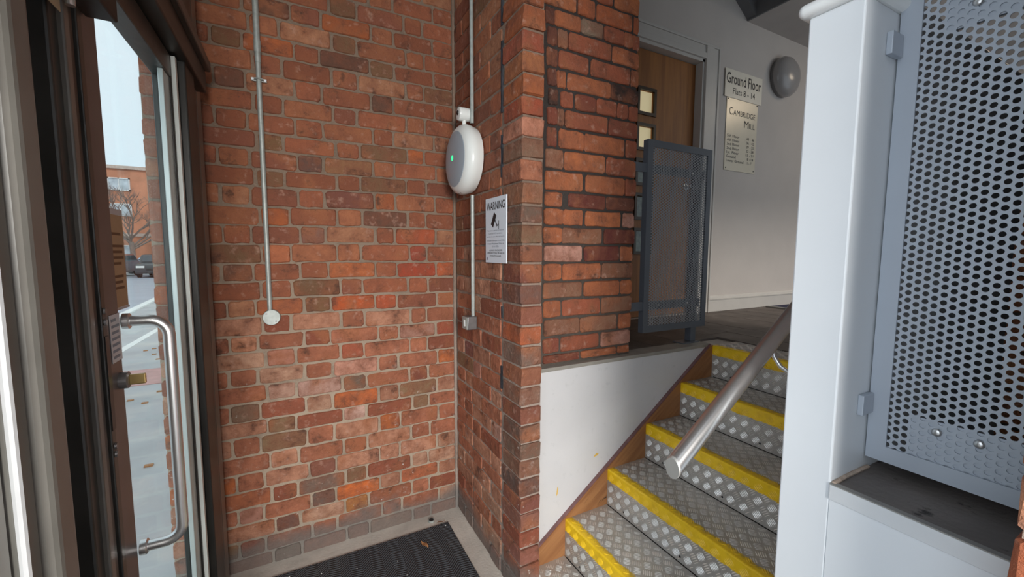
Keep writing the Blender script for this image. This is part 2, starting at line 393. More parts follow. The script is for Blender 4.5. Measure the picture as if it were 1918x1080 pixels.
# ------------------------------------------------------------------ bricks
def ragged_brick(L, H=.070, D=.05, jit=.0026):
    hx, hz = L/2, H/2; c = min(.008, L*.12)
    per = [(-hx+c, -hz), (-hx*.33, -hz), (hx*.33, -hz), (hx-c, -hz), (hx, -hz+c), (hx, hz-c), (hx-c, hz), (hx*.33, hz), (-hx*.33, hz), (-hx+c, hz), (-hx, hz-c), (-hx, -hz+c)]
    n = len(per); vs = []
    j = [(random.uniform(-jit, jit), random.uniform(-jit, jit)) for _ in per]
    for (x, z), (a, b) in zip(per, j):
        s_ = .0035; vs.append((x*(1-s_/hx)+a, random.uniform(-.0012, .0008), z*(1-s_/hz)+b))
    for (x, z), (a, b) in zip(per, j): vs.append((x+a, .0035+random.uniform(0, .001), z+b))
    for (x, z) in per: vs.append((x, D, z))
    vs.append((random.uniform(-.01, .01), -.0012, 0))
    fs = []
    for i in range(n):
        k = (i+1) % n
        fs.append((3*n, i, k)); fs.append((i, n+i, n+k, k)); fs.append((n+i, 2*n+i, 2*n+k, n+k))
    fs = [tuple(reversed(f)) for f in fs]
    me = bpy.data.meshes.new('brick'); me.from_pydata(vs, [], fs); me.materials.append(M['brick'])
    for p in me.polygons: p.use_smooth = False
    me.update(); return me
LCL = (.215, .15, .105, .065)
BM = {L: [ragged_brick(L) for _ in range(7)] for L in LCL}
def block_brick(lx, ly, H=.069, jit=.0032):
    # corner brick, all faces seen: rounded box, extents x 0..lx, y 0..ly
    g = lambda a: a+random.uniform(-jit, jit)
    vs = []; c = .005
    lay = []
    for z, inn in ((-H/2, .004), (-H/2+.004, 0), (H/2-.004, 0), (H/2, .004)):
        ring = [(c+inn, inn), (lx-c-inn, inn), (lx-inn, c+inn), (lx-inn, ly-c-inn), (lx-c-inn, ly-inn), (c+inn, ly-inn), (inn, ly-c-inn), (inn, c+inn)]
        lay.append([(g(x), g(y), z+random.uniform(-.001, .001)) for x, y in ring])
    for l in lay: vs += l
    fs = [tuple(range(7, -1, -1)), tuple(range(24, 32))]
    for r in range(3):
        for i in range(8):
            k = (i+1) % 8; fs.append((r*8+i, r*8+k, r*8+8+k, r*8+8+i))
    me = bpy.data.meshes.new('brick'); me.from_pydata(vs, [], fs); me.materials.append(M['brick']); me.update(); return me
NOT = []   # notable bricks: (px, py, rgb) read off the photograph, for brick colour only
def srgb(r, g, b):
    f = lambda c: (c/255)**2.2
    return (f(r), f(g), f(b))
P_A = [((.34, .115, .070), 5), ((.29, .10, .062), 5), ((.38, .145, .085), 4), ((.25, .090, .065), 3), ((.42, .20, .13), 2), ((.45, .13, .055), 1.2), ((.20, .11, .07), 1.2), ((.15, .075, .06), .8)]
P_LOW = [((.44, .17, .115), 5), ((.40, .15, .10), 4), ((.48, .24, .18), 4), ((.50, .30, .24), 2), ((.30, .095, .065), 2), ((.50, .15, .06), 1.3), ((.24, .15, .10), 1)]
P_C = [((.40, .115, .055), 5), ((.30, .080, .045), 5), ((.45, .155, .075), 4), ((.20, .055, .038), 2), ((.10, .035, .028), 1), ((.46, .26, .18), .8)]
P_END = [((.40, .12, .055), 5), ((.30, .10, .06), 4), ((.24, .12, .075), 3), ((.18, .09, .065), 2), ((.44, .18, .10), 2)]
def pick(pal):
    t = random.uniform(0, sum(w_ for _, w_ in pal))
    for c, w_ in pal:
        t -= w_
        if t <= 0: break
    k = random.uniform(.86, 1.14)
    return (min(1, c[0]*k), min(1, c[1]*k*.96), min(1, c[2]*k*.80))
def colour_for(p, pal, notable):
    x, y = pix(p); best = None
    for q in notable:
        dx = abs(q[0]-x); dy = abs(q[1]-y)
        if dx < q[3] and dy < 13 and (best is None or dx+dy < best[0]): best = (dx+dy, q[2])
    return best[1] if best else pick(pal)
def place_brick(parent, a, b, z, h, facing, plane, pal, notable=(), dz=0):
    """brick from a to b along the wall, course centre z, on the plane; facing 'y' = towards -y, 'x' = towards -x"""
    L = abs(b-a)-.009
    if L < .02: return
    L0 = min(LCL, key=lambda q: abs(q-L)); me = random.choice(BM[L0])
    o = bpy.data.objects.new('brick', me); col.objects.link(o)
    m_ = (a+b)/2; out = random.uniform(-.0025, .0035)
    p = (m_, plane-out, z) if facing == 'y' else (plane-out, m_, z)
    o.location = p; o.rotation_euler = (random.uniform(-.012, .012), random.uniform(-.009, .009), (0 if facing == 'y' else -math.pi/2)+random.uniform(-.012, .012))
    o.scale = (L/L0, 1, (h-.0085)/.070); o.color = (*colour_for(p, pal, notable), 1)
    o.parent = parent
    return o

# ================================================================== SETTING
# floor
structure('floor', mb((-.36, 3.0, -2.4, 2.3, -.1, 0)), M['concrete'], 'worn grey concrete entrance floor framing the black mat', 'floor')
YA = 2.117; XB = .778
# ---- wall A (back wall of the lobby)
ZA = [2.679, 2.6, 2.518, 2.441, 2.361, 2.286, 2.204, 2.122, 2.043, 1.963, 1.888, 1.81, 1.734, 1.649, 1.566, 1.483, 1.397, 1.319, 1.237, 1.161, 1.078, 1.004, .926, .848, .770, .688, .617, .531, .451, .370, .292, .216, .141, .064, -.012]
ZA = [2.679+.079*i for i in (4, 3, 2, 1)]+ZA
wa = structure('wall_back', mb((-.494, .90, YA+.0045, YA+.30, -.1, 3.6)), M['mortar_a'], 'long red brick wall behind the mat, with the tan mortar joints', 'wall')
nA = [(454, 642, (.75, .36, .22), 24), (667, 563, (.52, .11, .035), 30), (727, 562, (.45, .10, .045), 18), (600, 570, (.22, .12, .06), 18), (527, 572, (.42, .13, .055), 34),
      (665, 655, (.40, .11, .06), 18), (527, 670, (.44, .19, .13), 34), (670, 682, (.58, .28, .20), 34), (667, 712, (.16, .11, .08), 18), (785, 695, (.22, .07, .045), 16),
      (671, 742, (.62, .16, .05), 34), (465, 772, (.24, .15, .10), 22), (530, 730, (.46, .27, .20), 20), (590, 722, (.50, .30, .24), 34), (671, 770, (.60, .38, .31), 18),
      (784, 615, (.44, .23, .17), 30), (835, 610, (.34, .075, .045), 14), (680, 910, (.68, .17, .045), 34), (617, 927, (.16, .11, .09), 20), (590, 905, (.20, .13, .10), 30),
      (677, 940, (.45, .19, .06), 16), (795, 880, (.50, .15, .07), 32), (547, 970, (.17, .085, .065), 22), (610, 867, (.25, .10, .07), 18), (472, 932, (.46, .15, .07), 34),
      (777, 445, (.42, .10, .045), 32), (780, 472, (.34, .065, .04), 16), (640, 502, (.50, .14, .05), 34), (680, 505, (.52, .15, .055), 30), (782, 501, (.40, .07, .035), 30), (835, 501, (.48, .12, .05), 14),
      (525, 475, (.46, .15, .07), 20), (587, 312, (.13, .075, .06), 18), (657, 381, (.20, .075, .055), 34), (590, 442, (.24, .12, .09), 18), (515, 277, (.20, .12, .055), 18), (660, 317, (.30, .14, .07), 30),
      (655, 232, (.30, .12, .07), 30), (612, 150, (.33, .13, .08), 32), (560, 440, (.30, .11, .085), 34), (490, 955, (.46, .22, .16), 34), (560, 750, (.33, .12, .09), 34), (650, 845, (.40, .13, .07), 30)]
T1 = [-.50, -.40, -.265, -.155, .032, .144, .360, .464, .668, .772]
T2 = [-.50, -.345, -.125, -.013, .190, .297, .524, .619, .772]
for i in range(len(ZA)-1):
    zt, zb = ZA[i], ZA[i+1]; zc = (zt+zb)/2; par = (ZA.index(1.319)-1-i) % 2 == 0
    per = list(T1 if par else T2); 
    per = [per[0]]+[p+random.uniform(-.007, .007) for p in per[1:-1]]+[per[-1]]
    for a, b in zip(per[:-1], per[1:]):
        pal = P_A if zc > 1.15 else P_LOW
        place_brick(wa, a, b, zc+random.uniform(-.0015, .0015)+.0045*math.sin((a+b)*2.6+i*.33)*(1 if (a+b)/2 < .6 else .5), zt-zb, 'y', YA, pal, nA)
# mortar fillet in the inner corner
MB().tube([(XB-.004, YA-.002, -.02), (XB-.006, YA-.002, 1.2), (XB-.003, YA-.004, 2.2), (XB-.004, YA-.002, 3.2)], .009, 8).build('corner_mortar', M['mortar_b'], wa)

# ---- wall B: brick wall with return pier
wb = structure('wall_right', mb((XB+.0045, .872, 1.39, YA+.02, -.1, 3.6)), M['mortar_b'], 'brick return wall and pier carrying the oval lamp and warning sign', 'wall')
ZB = [2.356, 2.273, 2.196, 2.116, 2.035, 1.962, 1.884, 1.805, 1.72, 1.632, 1.56, 1.481, 1.407, 1.325, 1.242, 1.16, 1.08, .995, .914, .834, .757, .681, .61, .532, .452, .384, .305, .232, .158, .079, 0]
ZB = [2.356+.0795*i for i in (8, 7, 6, 5, 4, 3, 2, 1)]+ZB
nE = [(1000, 20, (.24, .07, .045), 20), (1000, 70, (.36, .09, .05), 30), (1000, 110, (.38, .14, .06), 30), (1000, 155, (.40, .12, .045), 30), (1000, 195, (.36, .08, .04), 30), (1000, 235, (.52, .22, .14), 30), (1000, 275, (.22, .13, .085), 30),
      (1000, 315, (.42, .16, .09), 30), (1000, 355, (.27, .13, .075), 30), (1000, 398, (.15, .10, .075), 30), (1000, 440, (.20, .125, .075), 30), (1000, 478, (.24, .10, .06), 30), (1000, 515, (.20, .065, .045), 30), (1000, 550, (.17, .09, .07), 30), (1000, 590, (.27, .10, .065), 30),
      (1000, 630, (.45, .12, .05), 30), (1000, 670, (.20, .13, .10), 30), (1000, 708, (.30, .12, .07), 30), (1000, 745, (.24, .14, .10), 30), (1000, 783, (.24, .09, .06), 30), (1000, 818, (.14, .095, .075), 30), (1000, 850, (.17, .11, .08), 30), (1000, 885, (.22, .125, .085), 30), (1000, 920, (.13, .085, .07), 30),
      (1000, 953, (.22, .08, .06), 30), (1000, 985, (.26, .12, .09), 30), (1000, 1020, (.30, .085, .05), 30), (1000, 1050, (.30, .12, .09), 30)]
nB = [(960, 375, (.46, .20, .15), 14), (950, 600, (.46, .20, .15), 20), (955, 660, (.60, .26, .16), 22), (862, 660, (.22, .09, .08), 16), (960, 520, (.24, .10, .09), 20), (905, 565, (.50, .17, .08), 12), (960, 870, (.62, .30, .20), 24), (950, 805, (.54, .32, .25), 24), (895, 690, (.40, .18, .13), 20)]
for i in range(len(ZB)-1):
    zt, zb = ZB[i], ZB[i+1]; zc = (zt+zb)/2; h = zt-zb
    pal = [(tuple(min(1, x*1.0) for x in c), w_) for c, w_ in (P_A if zc > 1.5 else P_LOW)]
    # quoin brick, seen on both faces
    me = block_brick(.094, .166 if i % 2 else .158, h-.009)
    o = bpy.data.objects.new('brick', me); col.objects.link(o); o.parent = wb
    o.location = (XB-.002+random.uniform(-.002, .002), 1.380+random.uniform(-.003, .003), zc)
    o.rotation_euler = (0, 0, random.uniform(-.012, .012))
    o.color = (*colour_for((XB+.05, 1.38, zc), P_END, nE), 1)
    seam = 1.562
    per = [seam, seam+.105, seam+.325, seam+.43, YA-.012] if i % 2 else [seam-.006, seam+.215, seam+.32, YA-.012]
    per = [per[0]]+[p+random.uniform(-.008, .008) for p in per[1:-1]]+[per[-1]]
    for a, b in zip(per[:-1], per[1:]):
        place_brick(wb, a, b, zc+random.uniform(-.002, .002), h, 'x', XB, pal, nB)
# dark blue-black seam pieces beside the quoin
for z0, z1 in ((2.02, 2.30), (2.36, 2.62), (1.76, 1.93), (1.60, 1.66), (1.17, 1.22), (.86, .96)):
    mb((XB-.001, XB+.01, 1.553, 1.566, z0, z1)).build('dark_seam', simple('seam_blue_black', (.035, .04, .05), .8, var=.5, scale=30), wb)

# ---- wall C: dark brick wall above the landing
wc = structure('wall_upper', mb((.870, 1.452, 1.497, 1.90, .90, 3.6)), M['mortar_c'], 'dark-jointed red brick wall rising from the landing ledge', 'wall')
ZC = [2.451, 2.378, 2.296, 2.214, 2.135, 2.059, 1.978, 1.889, 1.8, 1.712, 1.641, 1.563, 1.484, 1.405, 1.323, 1.244, 1.16, 1.078, 1.002, .958]
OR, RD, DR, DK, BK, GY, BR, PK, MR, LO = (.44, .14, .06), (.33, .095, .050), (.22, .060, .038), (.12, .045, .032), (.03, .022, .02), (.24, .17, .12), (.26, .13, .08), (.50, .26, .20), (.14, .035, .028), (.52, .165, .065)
rows = [
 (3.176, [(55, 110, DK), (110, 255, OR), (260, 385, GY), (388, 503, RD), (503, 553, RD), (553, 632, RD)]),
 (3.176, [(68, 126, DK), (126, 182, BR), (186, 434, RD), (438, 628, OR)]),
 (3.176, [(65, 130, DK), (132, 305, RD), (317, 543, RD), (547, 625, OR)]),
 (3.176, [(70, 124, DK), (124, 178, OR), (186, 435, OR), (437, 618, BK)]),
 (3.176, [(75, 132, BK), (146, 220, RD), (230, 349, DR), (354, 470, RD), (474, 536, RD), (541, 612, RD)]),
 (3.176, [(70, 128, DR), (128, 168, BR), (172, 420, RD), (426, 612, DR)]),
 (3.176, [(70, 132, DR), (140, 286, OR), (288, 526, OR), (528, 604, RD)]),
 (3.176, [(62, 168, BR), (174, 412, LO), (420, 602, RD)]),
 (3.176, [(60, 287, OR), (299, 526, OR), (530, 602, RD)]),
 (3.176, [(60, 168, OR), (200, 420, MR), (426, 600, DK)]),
 (3, [(55, 162, OR), (162, 273, OR), (285, 483, LO), (494, 562, PK)]),
 (3, [(50, 154, OR), (157, 381, BR), (392, 558, MR)]),
 (3, [(56, 269, PK), (281, 478, MR), (485, 556, OR)]),
 (3, [(56, 158, OR), (160, 378, OR), (384, 554, BR)]),
 (3, [(56, 271, BR), (283, 483, OR), (492, 554, LO)]),
 (3, [(56, 157, OR), (163, 379, RD), (385, 552, BR)]),
 (3, [(62, 262, BR), (265, 472, BR), (482, 552, OR)]),
 (3, [(56, 150, DR), (156, 378, RD), (386, 549, PK)]),
 (3, [(56, 267, DR), (273, 474, OR), (483, 549, OR)])]
def xc(px):   # picture column -> x on the plane y=1.49
    d = px-959; return 1.49*(361.5+.883*d)/(680-.4695*d)
for i, (sc_, row) in enumerate(rows):
    zt, zb = ZC[i], ZC[i+1]
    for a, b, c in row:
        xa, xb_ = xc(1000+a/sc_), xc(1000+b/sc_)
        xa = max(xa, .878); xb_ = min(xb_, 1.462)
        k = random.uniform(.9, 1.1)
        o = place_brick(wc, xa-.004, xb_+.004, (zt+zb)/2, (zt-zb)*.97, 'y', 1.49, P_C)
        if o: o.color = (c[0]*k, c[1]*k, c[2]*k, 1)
for i in range(11):   # courses above the frame
    z = 2.451+.0395+.079*i
    per = [.878, .98, 1.20, 1.30, 1.458] if i % 2 else [.878, 1.10, 1.20, 1.42, 1.458]
    for a, b in zip(per[:-1], per[1:]): place_brick(wc, a, b, z, .079, 'y', 1.49, P_C)
# return face of wall C towards the landing
for i in range(31):
    z = .99+.079*i
    per = [1.50, 1.61, 1.83, 1.90] if i % 2 else [1.50, 1.72, 1.83, 1.90]
    for a, b in zip(per[:-1], per[1:]):
        L = abs(b-a)-.009; L0 = min(LCL, key=lambda q: abs(q-L)); o = bpy.data.objects.new('brick', random.choice(BM[L0])); col.objects.link(o)
        o.location = (1.456, (a+b)/2, z); o.rotation_euler = (0, 0, math.pi/2); o.scale = (L/L0, 1, .98); o.color = (*pick(P_C), 1); o.parent = wc

# ---- near pier at the right edge of the frame
YE = 0.1327
wp = structure('wall_pier', mb((XB+.0045, .875, -.60, YE-.006, -.1, 3.6)), M['mortar_b'], 'orange brick pier at the extreme right edge, beside the sill', 'wall')
for i in range(36):
    z = .04+.079*i
    me = block_brick(.094, .215 if i % 2 else .105, .068); L = .215 if i % 2 else .105
    o = bpy.data.objects.new('brick', me); col.objects.link(o); o.parent = wp
    o.location = (XB-.002, YE-L, z); o.color = (*pick([((.50, .17, .075), 4), ((.42, .12, .06), 3), ((.56, .27, .18), 2)]), 1)
    per = [YE-L-.006, YE-L-.226, YE-L-.336] if i % 2 else [YE-L-.006, YE-L-.226, YE-L-.446]
    for a, b in zip(per[:-1], per[1:]): place_brick(wp, b, a, z, .079, 'x', XB, P_LOW)

# ---- landing wall with signs
wd = structure('wall_landing', mb((.9, 2.02, 2.28, 2.45, .8, 3.9), (2.887, 6.2, 2.28, 2.45, .8, 3.9), (2.02, 2.887, 2.28, 2.45, 2.955, 3.9), (2.02, 2.887, 2.40, 2.45, .8, 2.955), (2.02, 2.887, 2.281, 2.40, .8, .9495)), M['cream'], 'cream painted landing wall with the floor directory signs', 'wall')
structure('wall_far', mb((6.0, 6.2, -.5, 2.45, .8, 3.9)), M['cream'], 'cream end wall of the upper landing behind the white post', 'wall')
structure('wall_lobby_side', mb((.80, .92, -2.4, -.6, -.1, 3.6)), M['white'], 'white painted lobby wall right of the camera, out of frame', 'wall')
structure('wall_lobby_rear', mb((-.4, .92, -2.5, -2.4, -.1, 3.6)), M['white'], 'white painted lobby wall behind the camera, out of frame', 'wall')
structure('ceiling', mb((-.4, 3.44, -2.5, 2.3, 3.62, 3.72), (3.44, 6.2, -.5, 2.3, 3.38, 3.48)), M['ceiling'], 'warm grey ceiling above the landing and lobby', 'ceiling')
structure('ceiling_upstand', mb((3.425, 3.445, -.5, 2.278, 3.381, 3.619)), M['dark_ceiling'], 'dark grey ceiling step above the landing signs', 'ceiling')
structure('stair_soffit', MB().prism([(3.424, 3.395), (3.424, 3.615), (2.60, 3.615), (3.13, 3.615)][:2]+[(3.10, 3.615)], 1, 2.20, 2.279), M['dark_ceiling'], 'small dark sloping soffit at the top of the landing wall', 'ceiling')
# skirting on the landing wall
sk = structure('baseboard_landing', mb((3.09, 6.0, 2.262, 2.2795, .951, 1.05)), M['cream_trim'], 'cream skirting board along the landing wall', 'skirting', bevel=.002)
MB().prism([(2.2795, 1.05), (2.258, 1.05), (2.256, 1.060), (2.264, 1.066), (2.266, 1.076), (2.274, 1.084), (2.2795, 1.086)], 0, 3.09, 6.0).build('moulding', M['cream_trim'], sk)

# landing floor slab and boards
ls = structure('floor_landing', mb((.872, 2.026, 1.552, 2.30, .80, .938), (2.05, 6.2, -.5, 2.30, .80, .938)), M['concrete'], 'brown tiled landing floor at the top of the stairs', 'floor')
xx = .88
while xx < 6.0:
    x1 = min(xx+.205, 6.0)
    if xx < 2.02 < x1: x1 = 2.22
    cuts = [1.556, 1.95, 2.279] if xx < 2.02 else [-.3, .46, 1.02, 1.58, 2.14, 2.279]
    off = random.uniform(-.16, .16)
    cuts = [cuts[0]]+[c+(off if len(cuts) > 3 and 0 < k < len(cuts)-2 else 0) for k, c in enumerate(cuts[1:-1])]+[cuts[-1]]
    if xx < 3.85 or True:
        for a, b in zip(cuts[:-1], cuts[1:]):
            xs = xx
            if xx >= 2.02 and xx < 2.215: xs = 2.215
            if x1-xs > .01: mb((xs+.002, x1-.002, a+.002, b-.002, .938, .950+random.uniform(-.0006, .0006))).build('floor_tile', M['floor_board'], ls)
    xx = x1
# white stringer wall below wall C, with its ledge
structure('wall_stringer', mb((.878, 2.018, 1.462, 1.495, -.05, .935)), M['white_stringer'], 'scuffed white wall below the landing ledge, beside the stairs', 'wall')
structure('trim_1', mb((.878, 2.016, 1.457, 1.552, .9355, .9525)), M['ledge'], 'grey-brown metal ledge capping the scuffed white wall', 'ledge', bevel=.0015)

# ---- white balustrade wall, post end and lower front
sw = structure('wall_balustrade', mb((.890, 2.70, .376, .466, -.05, 1.896)), M['white'], 'tall bright white balustrade wall ending beside the stairs', 'wall', bevel=.003)
mb((.873, 2.71, .360, .482, 1.896, 1.922)).build('coping', M['cap_white'], sw, bevel=.0125, segs=4, smooth=True)
structure('wall_front', mb((.890, 1.0, -.1, .3755, -.05, .983)), M['white'], 'low white wall below the stairwell sill at lower right', 'wall')
sill = structure('trim_2', mb((.892, 1.17, -.1, .3755, .984, 1.010)), M['sill_top'], 'dirty grey stairwell sill with a pale aluminium front edge', 'sill')
mb((.886, .8915, -.1, .3755, .983, 1.012)).build('edge_trim', M['alu_trim'], sill, bevel=.001)
mb((.886, .899, -.1, .3755, 1.0125, 1.0145)).build('edge_lip', M['alu_trim_dark'], sill)
MB().tube([(.893, .372, 1.0135), (.95, .3735, 1.014), (1.03, .372, 1.0135)], .004, 6).build('broken_sealant', simple('crumbling_sealant', (.45, .35, .28), .9, var=.3, scale=90), sill)
# lower stairwell behind the screen
structure('wall_stairwell', mb((3.2, 3.3, -2.4, .376, -1.5, 3.6), (1.0, 3.3, -1.3, -1.2, -1.5, 3.6)), simple('stairwell_darkness', (.07, .07, .085), .8), 'dark stairwell wall seen through the near perforated screen', 'wall')  # darkness of the unlit stairwell is put into the near-black wall colour
structure('stairwell_band', mb((3.16, 3.199, -1.1, .37, 2.35, 2.60)), M['cream_trim'], 'cream band high in the stairwell behind the near screen', 'trim')
sb = structure('wall_stairwell_brick', mb((1.305, 1.6, -.2, .262, -.5, 3.2)), M['mortar_c'], 'brick stairwell pier glimpsed through the near perforated screen', 'wall')
for i in range(30):
    z = .34+.079*i
    for a, b in ([(.268, .16), (.16, -.05)] if i % 2 else [(.268, .05), (.05, -.05)]): place_brick(sb, b, a, z, .079, 'x', 1.30, [((.40, .17, .08), 3), ((.50, .2, .09), 2), ((.3, .11, .06), 2)])

# ================================================================== STAIRS
NX = [.803+.243*i for i in range(6)]; NZ = [.070+.175*i for i in range(6)]
Y0, Y1 = .468, 1.444
def bars_mesh(uw, vh, u0, v0, to3):
    """five-bar relief: to3(u,v,h)->xyz; rotated 45 degree lattice, pitch s"""
    s_ = .0385; vs = []; fs = []; c = math.sqrt(.5)
    n = int((uw+vh)/s_)+3
    for i in range(-n, n):
        for j in range(-n, n):
            cu = (i*s_*c-j*s_*c); cv = (i*s_*c+j*s_*c)
            if not (-.01 < cu < uw+.01 and -.01 < cv < vh+.01): continue
            if (i+j) % 2: dx, dy = c, c
            else: dx, dy = c, -c
            nx, ny = -dy, dx
            for k in range(-2, 3):
                mu, mv = cu+nx*k*.0073, cv+ny*k*.0073
                hl = .0155 if abs(k) < 2 else .0130; hw = .0025; ok = True
                pts = [(-hl, 0), (-hl*.5, -hw), (hl*.5, -hw), (hl, 0), (hl*.5, hw), (-hl*.5, hw)]
                base = [(mu+dx*a+nx*b, mv+dy*a+ny*b) for a, b in pts]
                for u, v in base:
                    if not (0 <= u <= uw and 0 <= v <= vh): ok = False
                if not ok: continue
                o = len(vs)
                vs += [to3(u0+u, v0+v, 0) for u, v in base]
                vs += [to3(u0+mu-dx*hl*.55, v0+mv-dy*hl*.55, .0020), to3(u0+mu+dx*hl*.55, v0+mv+dy*hl*.55, .0020)]
                fs += [(o, o+1, o+6), (o+1, o+2, o+7, o+6), (o+2, o+3, o+7), (o+3, o+4, o+7), (o+4, o+5, o+6, o+7), (o+5, o, o+6)]
    return vs, fs
W = Y1-Y0
def me_from(name, vs, fs, mat, flip=False):
    me = bpy.data.meshes.new(name); me.from_pydata(vs, [], [tuple(reversed(f)) for f in fs] if flip else fs); me.materials.append(mat); me.update(); return me
tr = MB(); tr.box(.008, .240, 0, W, -.0035, 0)
me_tread = me_from('tread', tr.v, tr.f, M['step'])
rs = MB(); rs.box(0, .0035, 0, W, -.1725, -.008); me_riser = me_from('riser', rs.v, rs.f, M['step'])
rs0 = MB(); rs0.box(0, .0035, 0, W, -.0695, -.008); me_riser0 = me_from('riser', rs0.v, rs0.f, M['step'])
ns = MB(); prof = [(.0085, .0004), (.0060, .0002), (.0035, -.0008), (.0014, -.0028), (.0002, -.0055), (0, -.0085)]
prof = prof + [(.0035, -.0085), (.0085, -.0035)]
ns.prism([(x, z) for x, z in prof], 1, 0, W); me_nose = me_from('nosing', ns.v, ns.f, M['step'])
v, f = bars_mesh(.228, W, .010, 0, lambda u, v_, h: (u, v_, h)); me_tb = me_from('raised_bars', v, f, M['bars'])
v, f = bars_mesh(.160, W, -.170, 0, lambda u, v_, h: (-h, v_, u)); me_rb = me_from('raised_bars', v, f, M['bars'], True)
v, f = bars_mesh(.058, W, -.0675, 0, lambda u, v_, h: (-h, v_, u)); me_rb0 = me_from('raised_bars', v, f, M['bars'], True)
st = thing('staircase', (.80, .95, 0), 'six-step staircase clad in patterned aluminium plate with yellow nosings', 'stairs')
def link(me, name, loc, parent):
    o = bpy.data.objects.new(name, me); col.objects.link(o); o.parent = parent
    if parent.type == 'EMPTY': o.location = Vector(loc)-Vector(parent.location)
    else: o.location = loc
    return o
for i in range(6):
    p = (NX[i], Y0, NZ[i])
    t = link(me_tread, 'tread', p, st); tag(link(me_tb, 'raised_bars', (0, 0, 0), t), kind='stuff')
    r = link(me_riser if i else me_riser0, 'riser', p, st); tag(link(me_rb if i else me_rb0, 'raised_bars', (0, 0, 0), r), kind='stuff')
    nn = link(me_nose, 'nosing', p, st)
    nn['label'] = 'yellow painted nosing'
# yellow paint smudges beside the stringer
for (x_, z_, w_, h_) in ((1.231, .497, .016, .008), (1.012, .378, .005, .022)):
    MB().prism([(x_-w_, z_-h_), (x_+w_*.4, z_-h_*.6), (x_+w_, z_+h_*.5), (x_+w_*.1, z_+h_), (x_-w_*.5, z_+h_*.1)], 1, 1.4612, 1.4619).build('paint_smudge', simple('yellow_smudge', (.75, .48, .10), .6), st)
# screws on the risers
sc_ = MB().lathe((0, 0, 0), (-1, 0, 0), [(0, .0045), (.0015, .0042), (.0022, .002)], 10); me_sc = me_from('screw', sc_.v, sc_.f, M['black'])
for i in range(1, 6):
    for y in (1.33, 1.02, .70):
        link(me_sc, 'screw', (NX[i]-.0005, y, NZ[i]-.150), st)
# solid carcass below the plates
cm = MB()
for i in range(5): cm.box(NX[i]+.006, NX[i+1]+.004, Y0+.002, Y1-.002, -.04, NZ[i]-.006)
cm.box(NX[5]+.006, 2.045, Y0+.002, Y1-.002, -.04, NZ[5]-.006)
cm.build('carcass', M['bronze_dark'], st)
# timber stringer board (top edge follows the nosing line)
sl_ = .175/.243
sg = MB(); xa, xb_ = .878, 2.026
tp = lambda x: .070+(x-.803)*sl_+.008
sg.prism([(xa, 0.0), (1.25, 0.0), (xb_, .55), (xb_, .945), (2.008, .945), (xa, tp(xa))], 1, 1.4445, 1.4615)
so_ = sg.build('stringer_board', M['string_wood'], st); so_['label'] = 'orange-brown timber stringer with cracks'
MB().prism([(xa, tp(xa)), (2.008, tp(2.008)), (2.006, tp(2.008)+.007), (xa, tp(xa)+.006)], 1, 1.446, 1.4618).build('stringer_edge', M['string_edge'], st)

# handrail
hd = Vector((.243, 0, .175)).normalized(); h0 = Vector((.700, .580, .995)); hr = .0195
rail = thing('handrail', tuple(h0), 'thick brushed steel tube handrail rising in front of the stairs', 'handrail')
def plumb(x, k, c_=.0):   # vertical section through the tilted tube
    zc_ = h0.z+(x-h0.x)*hd.z/hd.x
    return [(x+c_*0, .580+hr*k*math.cos(a*math.pi/20), zc_+hr*k/hd.x*math.sin(a*math.pi/20)) for a in range(40)]
rm = MB(); rm.add(plumb(h0.x, 1)+plumb(h0.x+1.32, 1), [(i, (i+1) % 40, 40+(i+1) % 40, 40+i) for i in range(40)]+[tuple(range(40, 80))])
rm.build('tube', M['steel'], rail, smooth=True)
rm = MB(); rm.add(plumb(h0.x-.0035, .92)+plumb(h0.x-.001, 1)+plumb(h0.x, 1), [(i+40*j, (i+1) % 40+40*j, 40+(i+1) % 40+40*j, 40+i+40*j) for i in range(40) for j in (0, 1)]+[tuple(range(39, -1, -1))])
rm.build('end_cap', M['steel_end'], rail)
for t in (.42, 1.20):
    c = h0+hd*t
    arm = [c+Vector((0, 0, -.022)), c+Vector((0, -.004, -.045)), c+Vector((0, -.02, -.066)), c+Vector((0, -.045, -.078)), c+Vector((0, -.075, -.080)), Vector((c.x, .471, c.z-.080))]
    MB().tube(arm, .0055, 12).build('bracket', M['steel'], rail, smooth=True)
    MB().lathe(Vector((c.x, .4665, c.z-.08)), (0, 1, 0), [(0, .022), (.004, .022), (.005, .02)], 20).build('wall_rose', M['steel'], rail)

# ================================================================== PERFORATED SCREENS
def perforated(w_, h, to3, pitch=.014, r=.0047, th=.002, seg=12):
    """real holes on a staggered 60 degree grid; to3(u,v,n)"""
    vs = []; fs = []; dx = pitch*math.sqrt(3)/2; nc = int(w_/dx); nr = int(h/pitch)
    R6 = pitch/math.sqrt(3)
    hexa = []
    for k in range(6):
        a = k*math.pi/3; b = (k+1)*math.pi/3
        p = (R6*math.cos(a), R6*math.sin(a)); q = (R6*math.cos(b), R6*math.sin(b))
        hexa += [p, ((p[0]+q[0])/2, (p[1]+q[1])/2)]
    circ = [(r*math.cos(k*math.pi/6), r*math.sin(k*math.pi/6)) for k in range(12)]
    for i in range(nc+1):
        for j in range(nr+1):
            cu = i*dx+.004; cv = j*pitch+(pitch/2 if i % 2 else 0)
            if cu > w_ or cv > h: continue
            o = len(vs)
            for n_ in (0, th):
                vs += [to3(cu+a, cv+b, n_) for a, b in hexa]; vs += [to3(cu+a, cv+b, n_) for a, b in circ]
            for k in range(12):
                m_ = (k+1) % 12
                fs.append((o+k, o+m_, o+12+m_, o+12+k)); fs.append((o+24+m_, o+24+k, o+36+k, o+36+m_))
                fs.append((o+12+k, o+12+m_, o+36+m_, o+36+k))
    return vs, fs
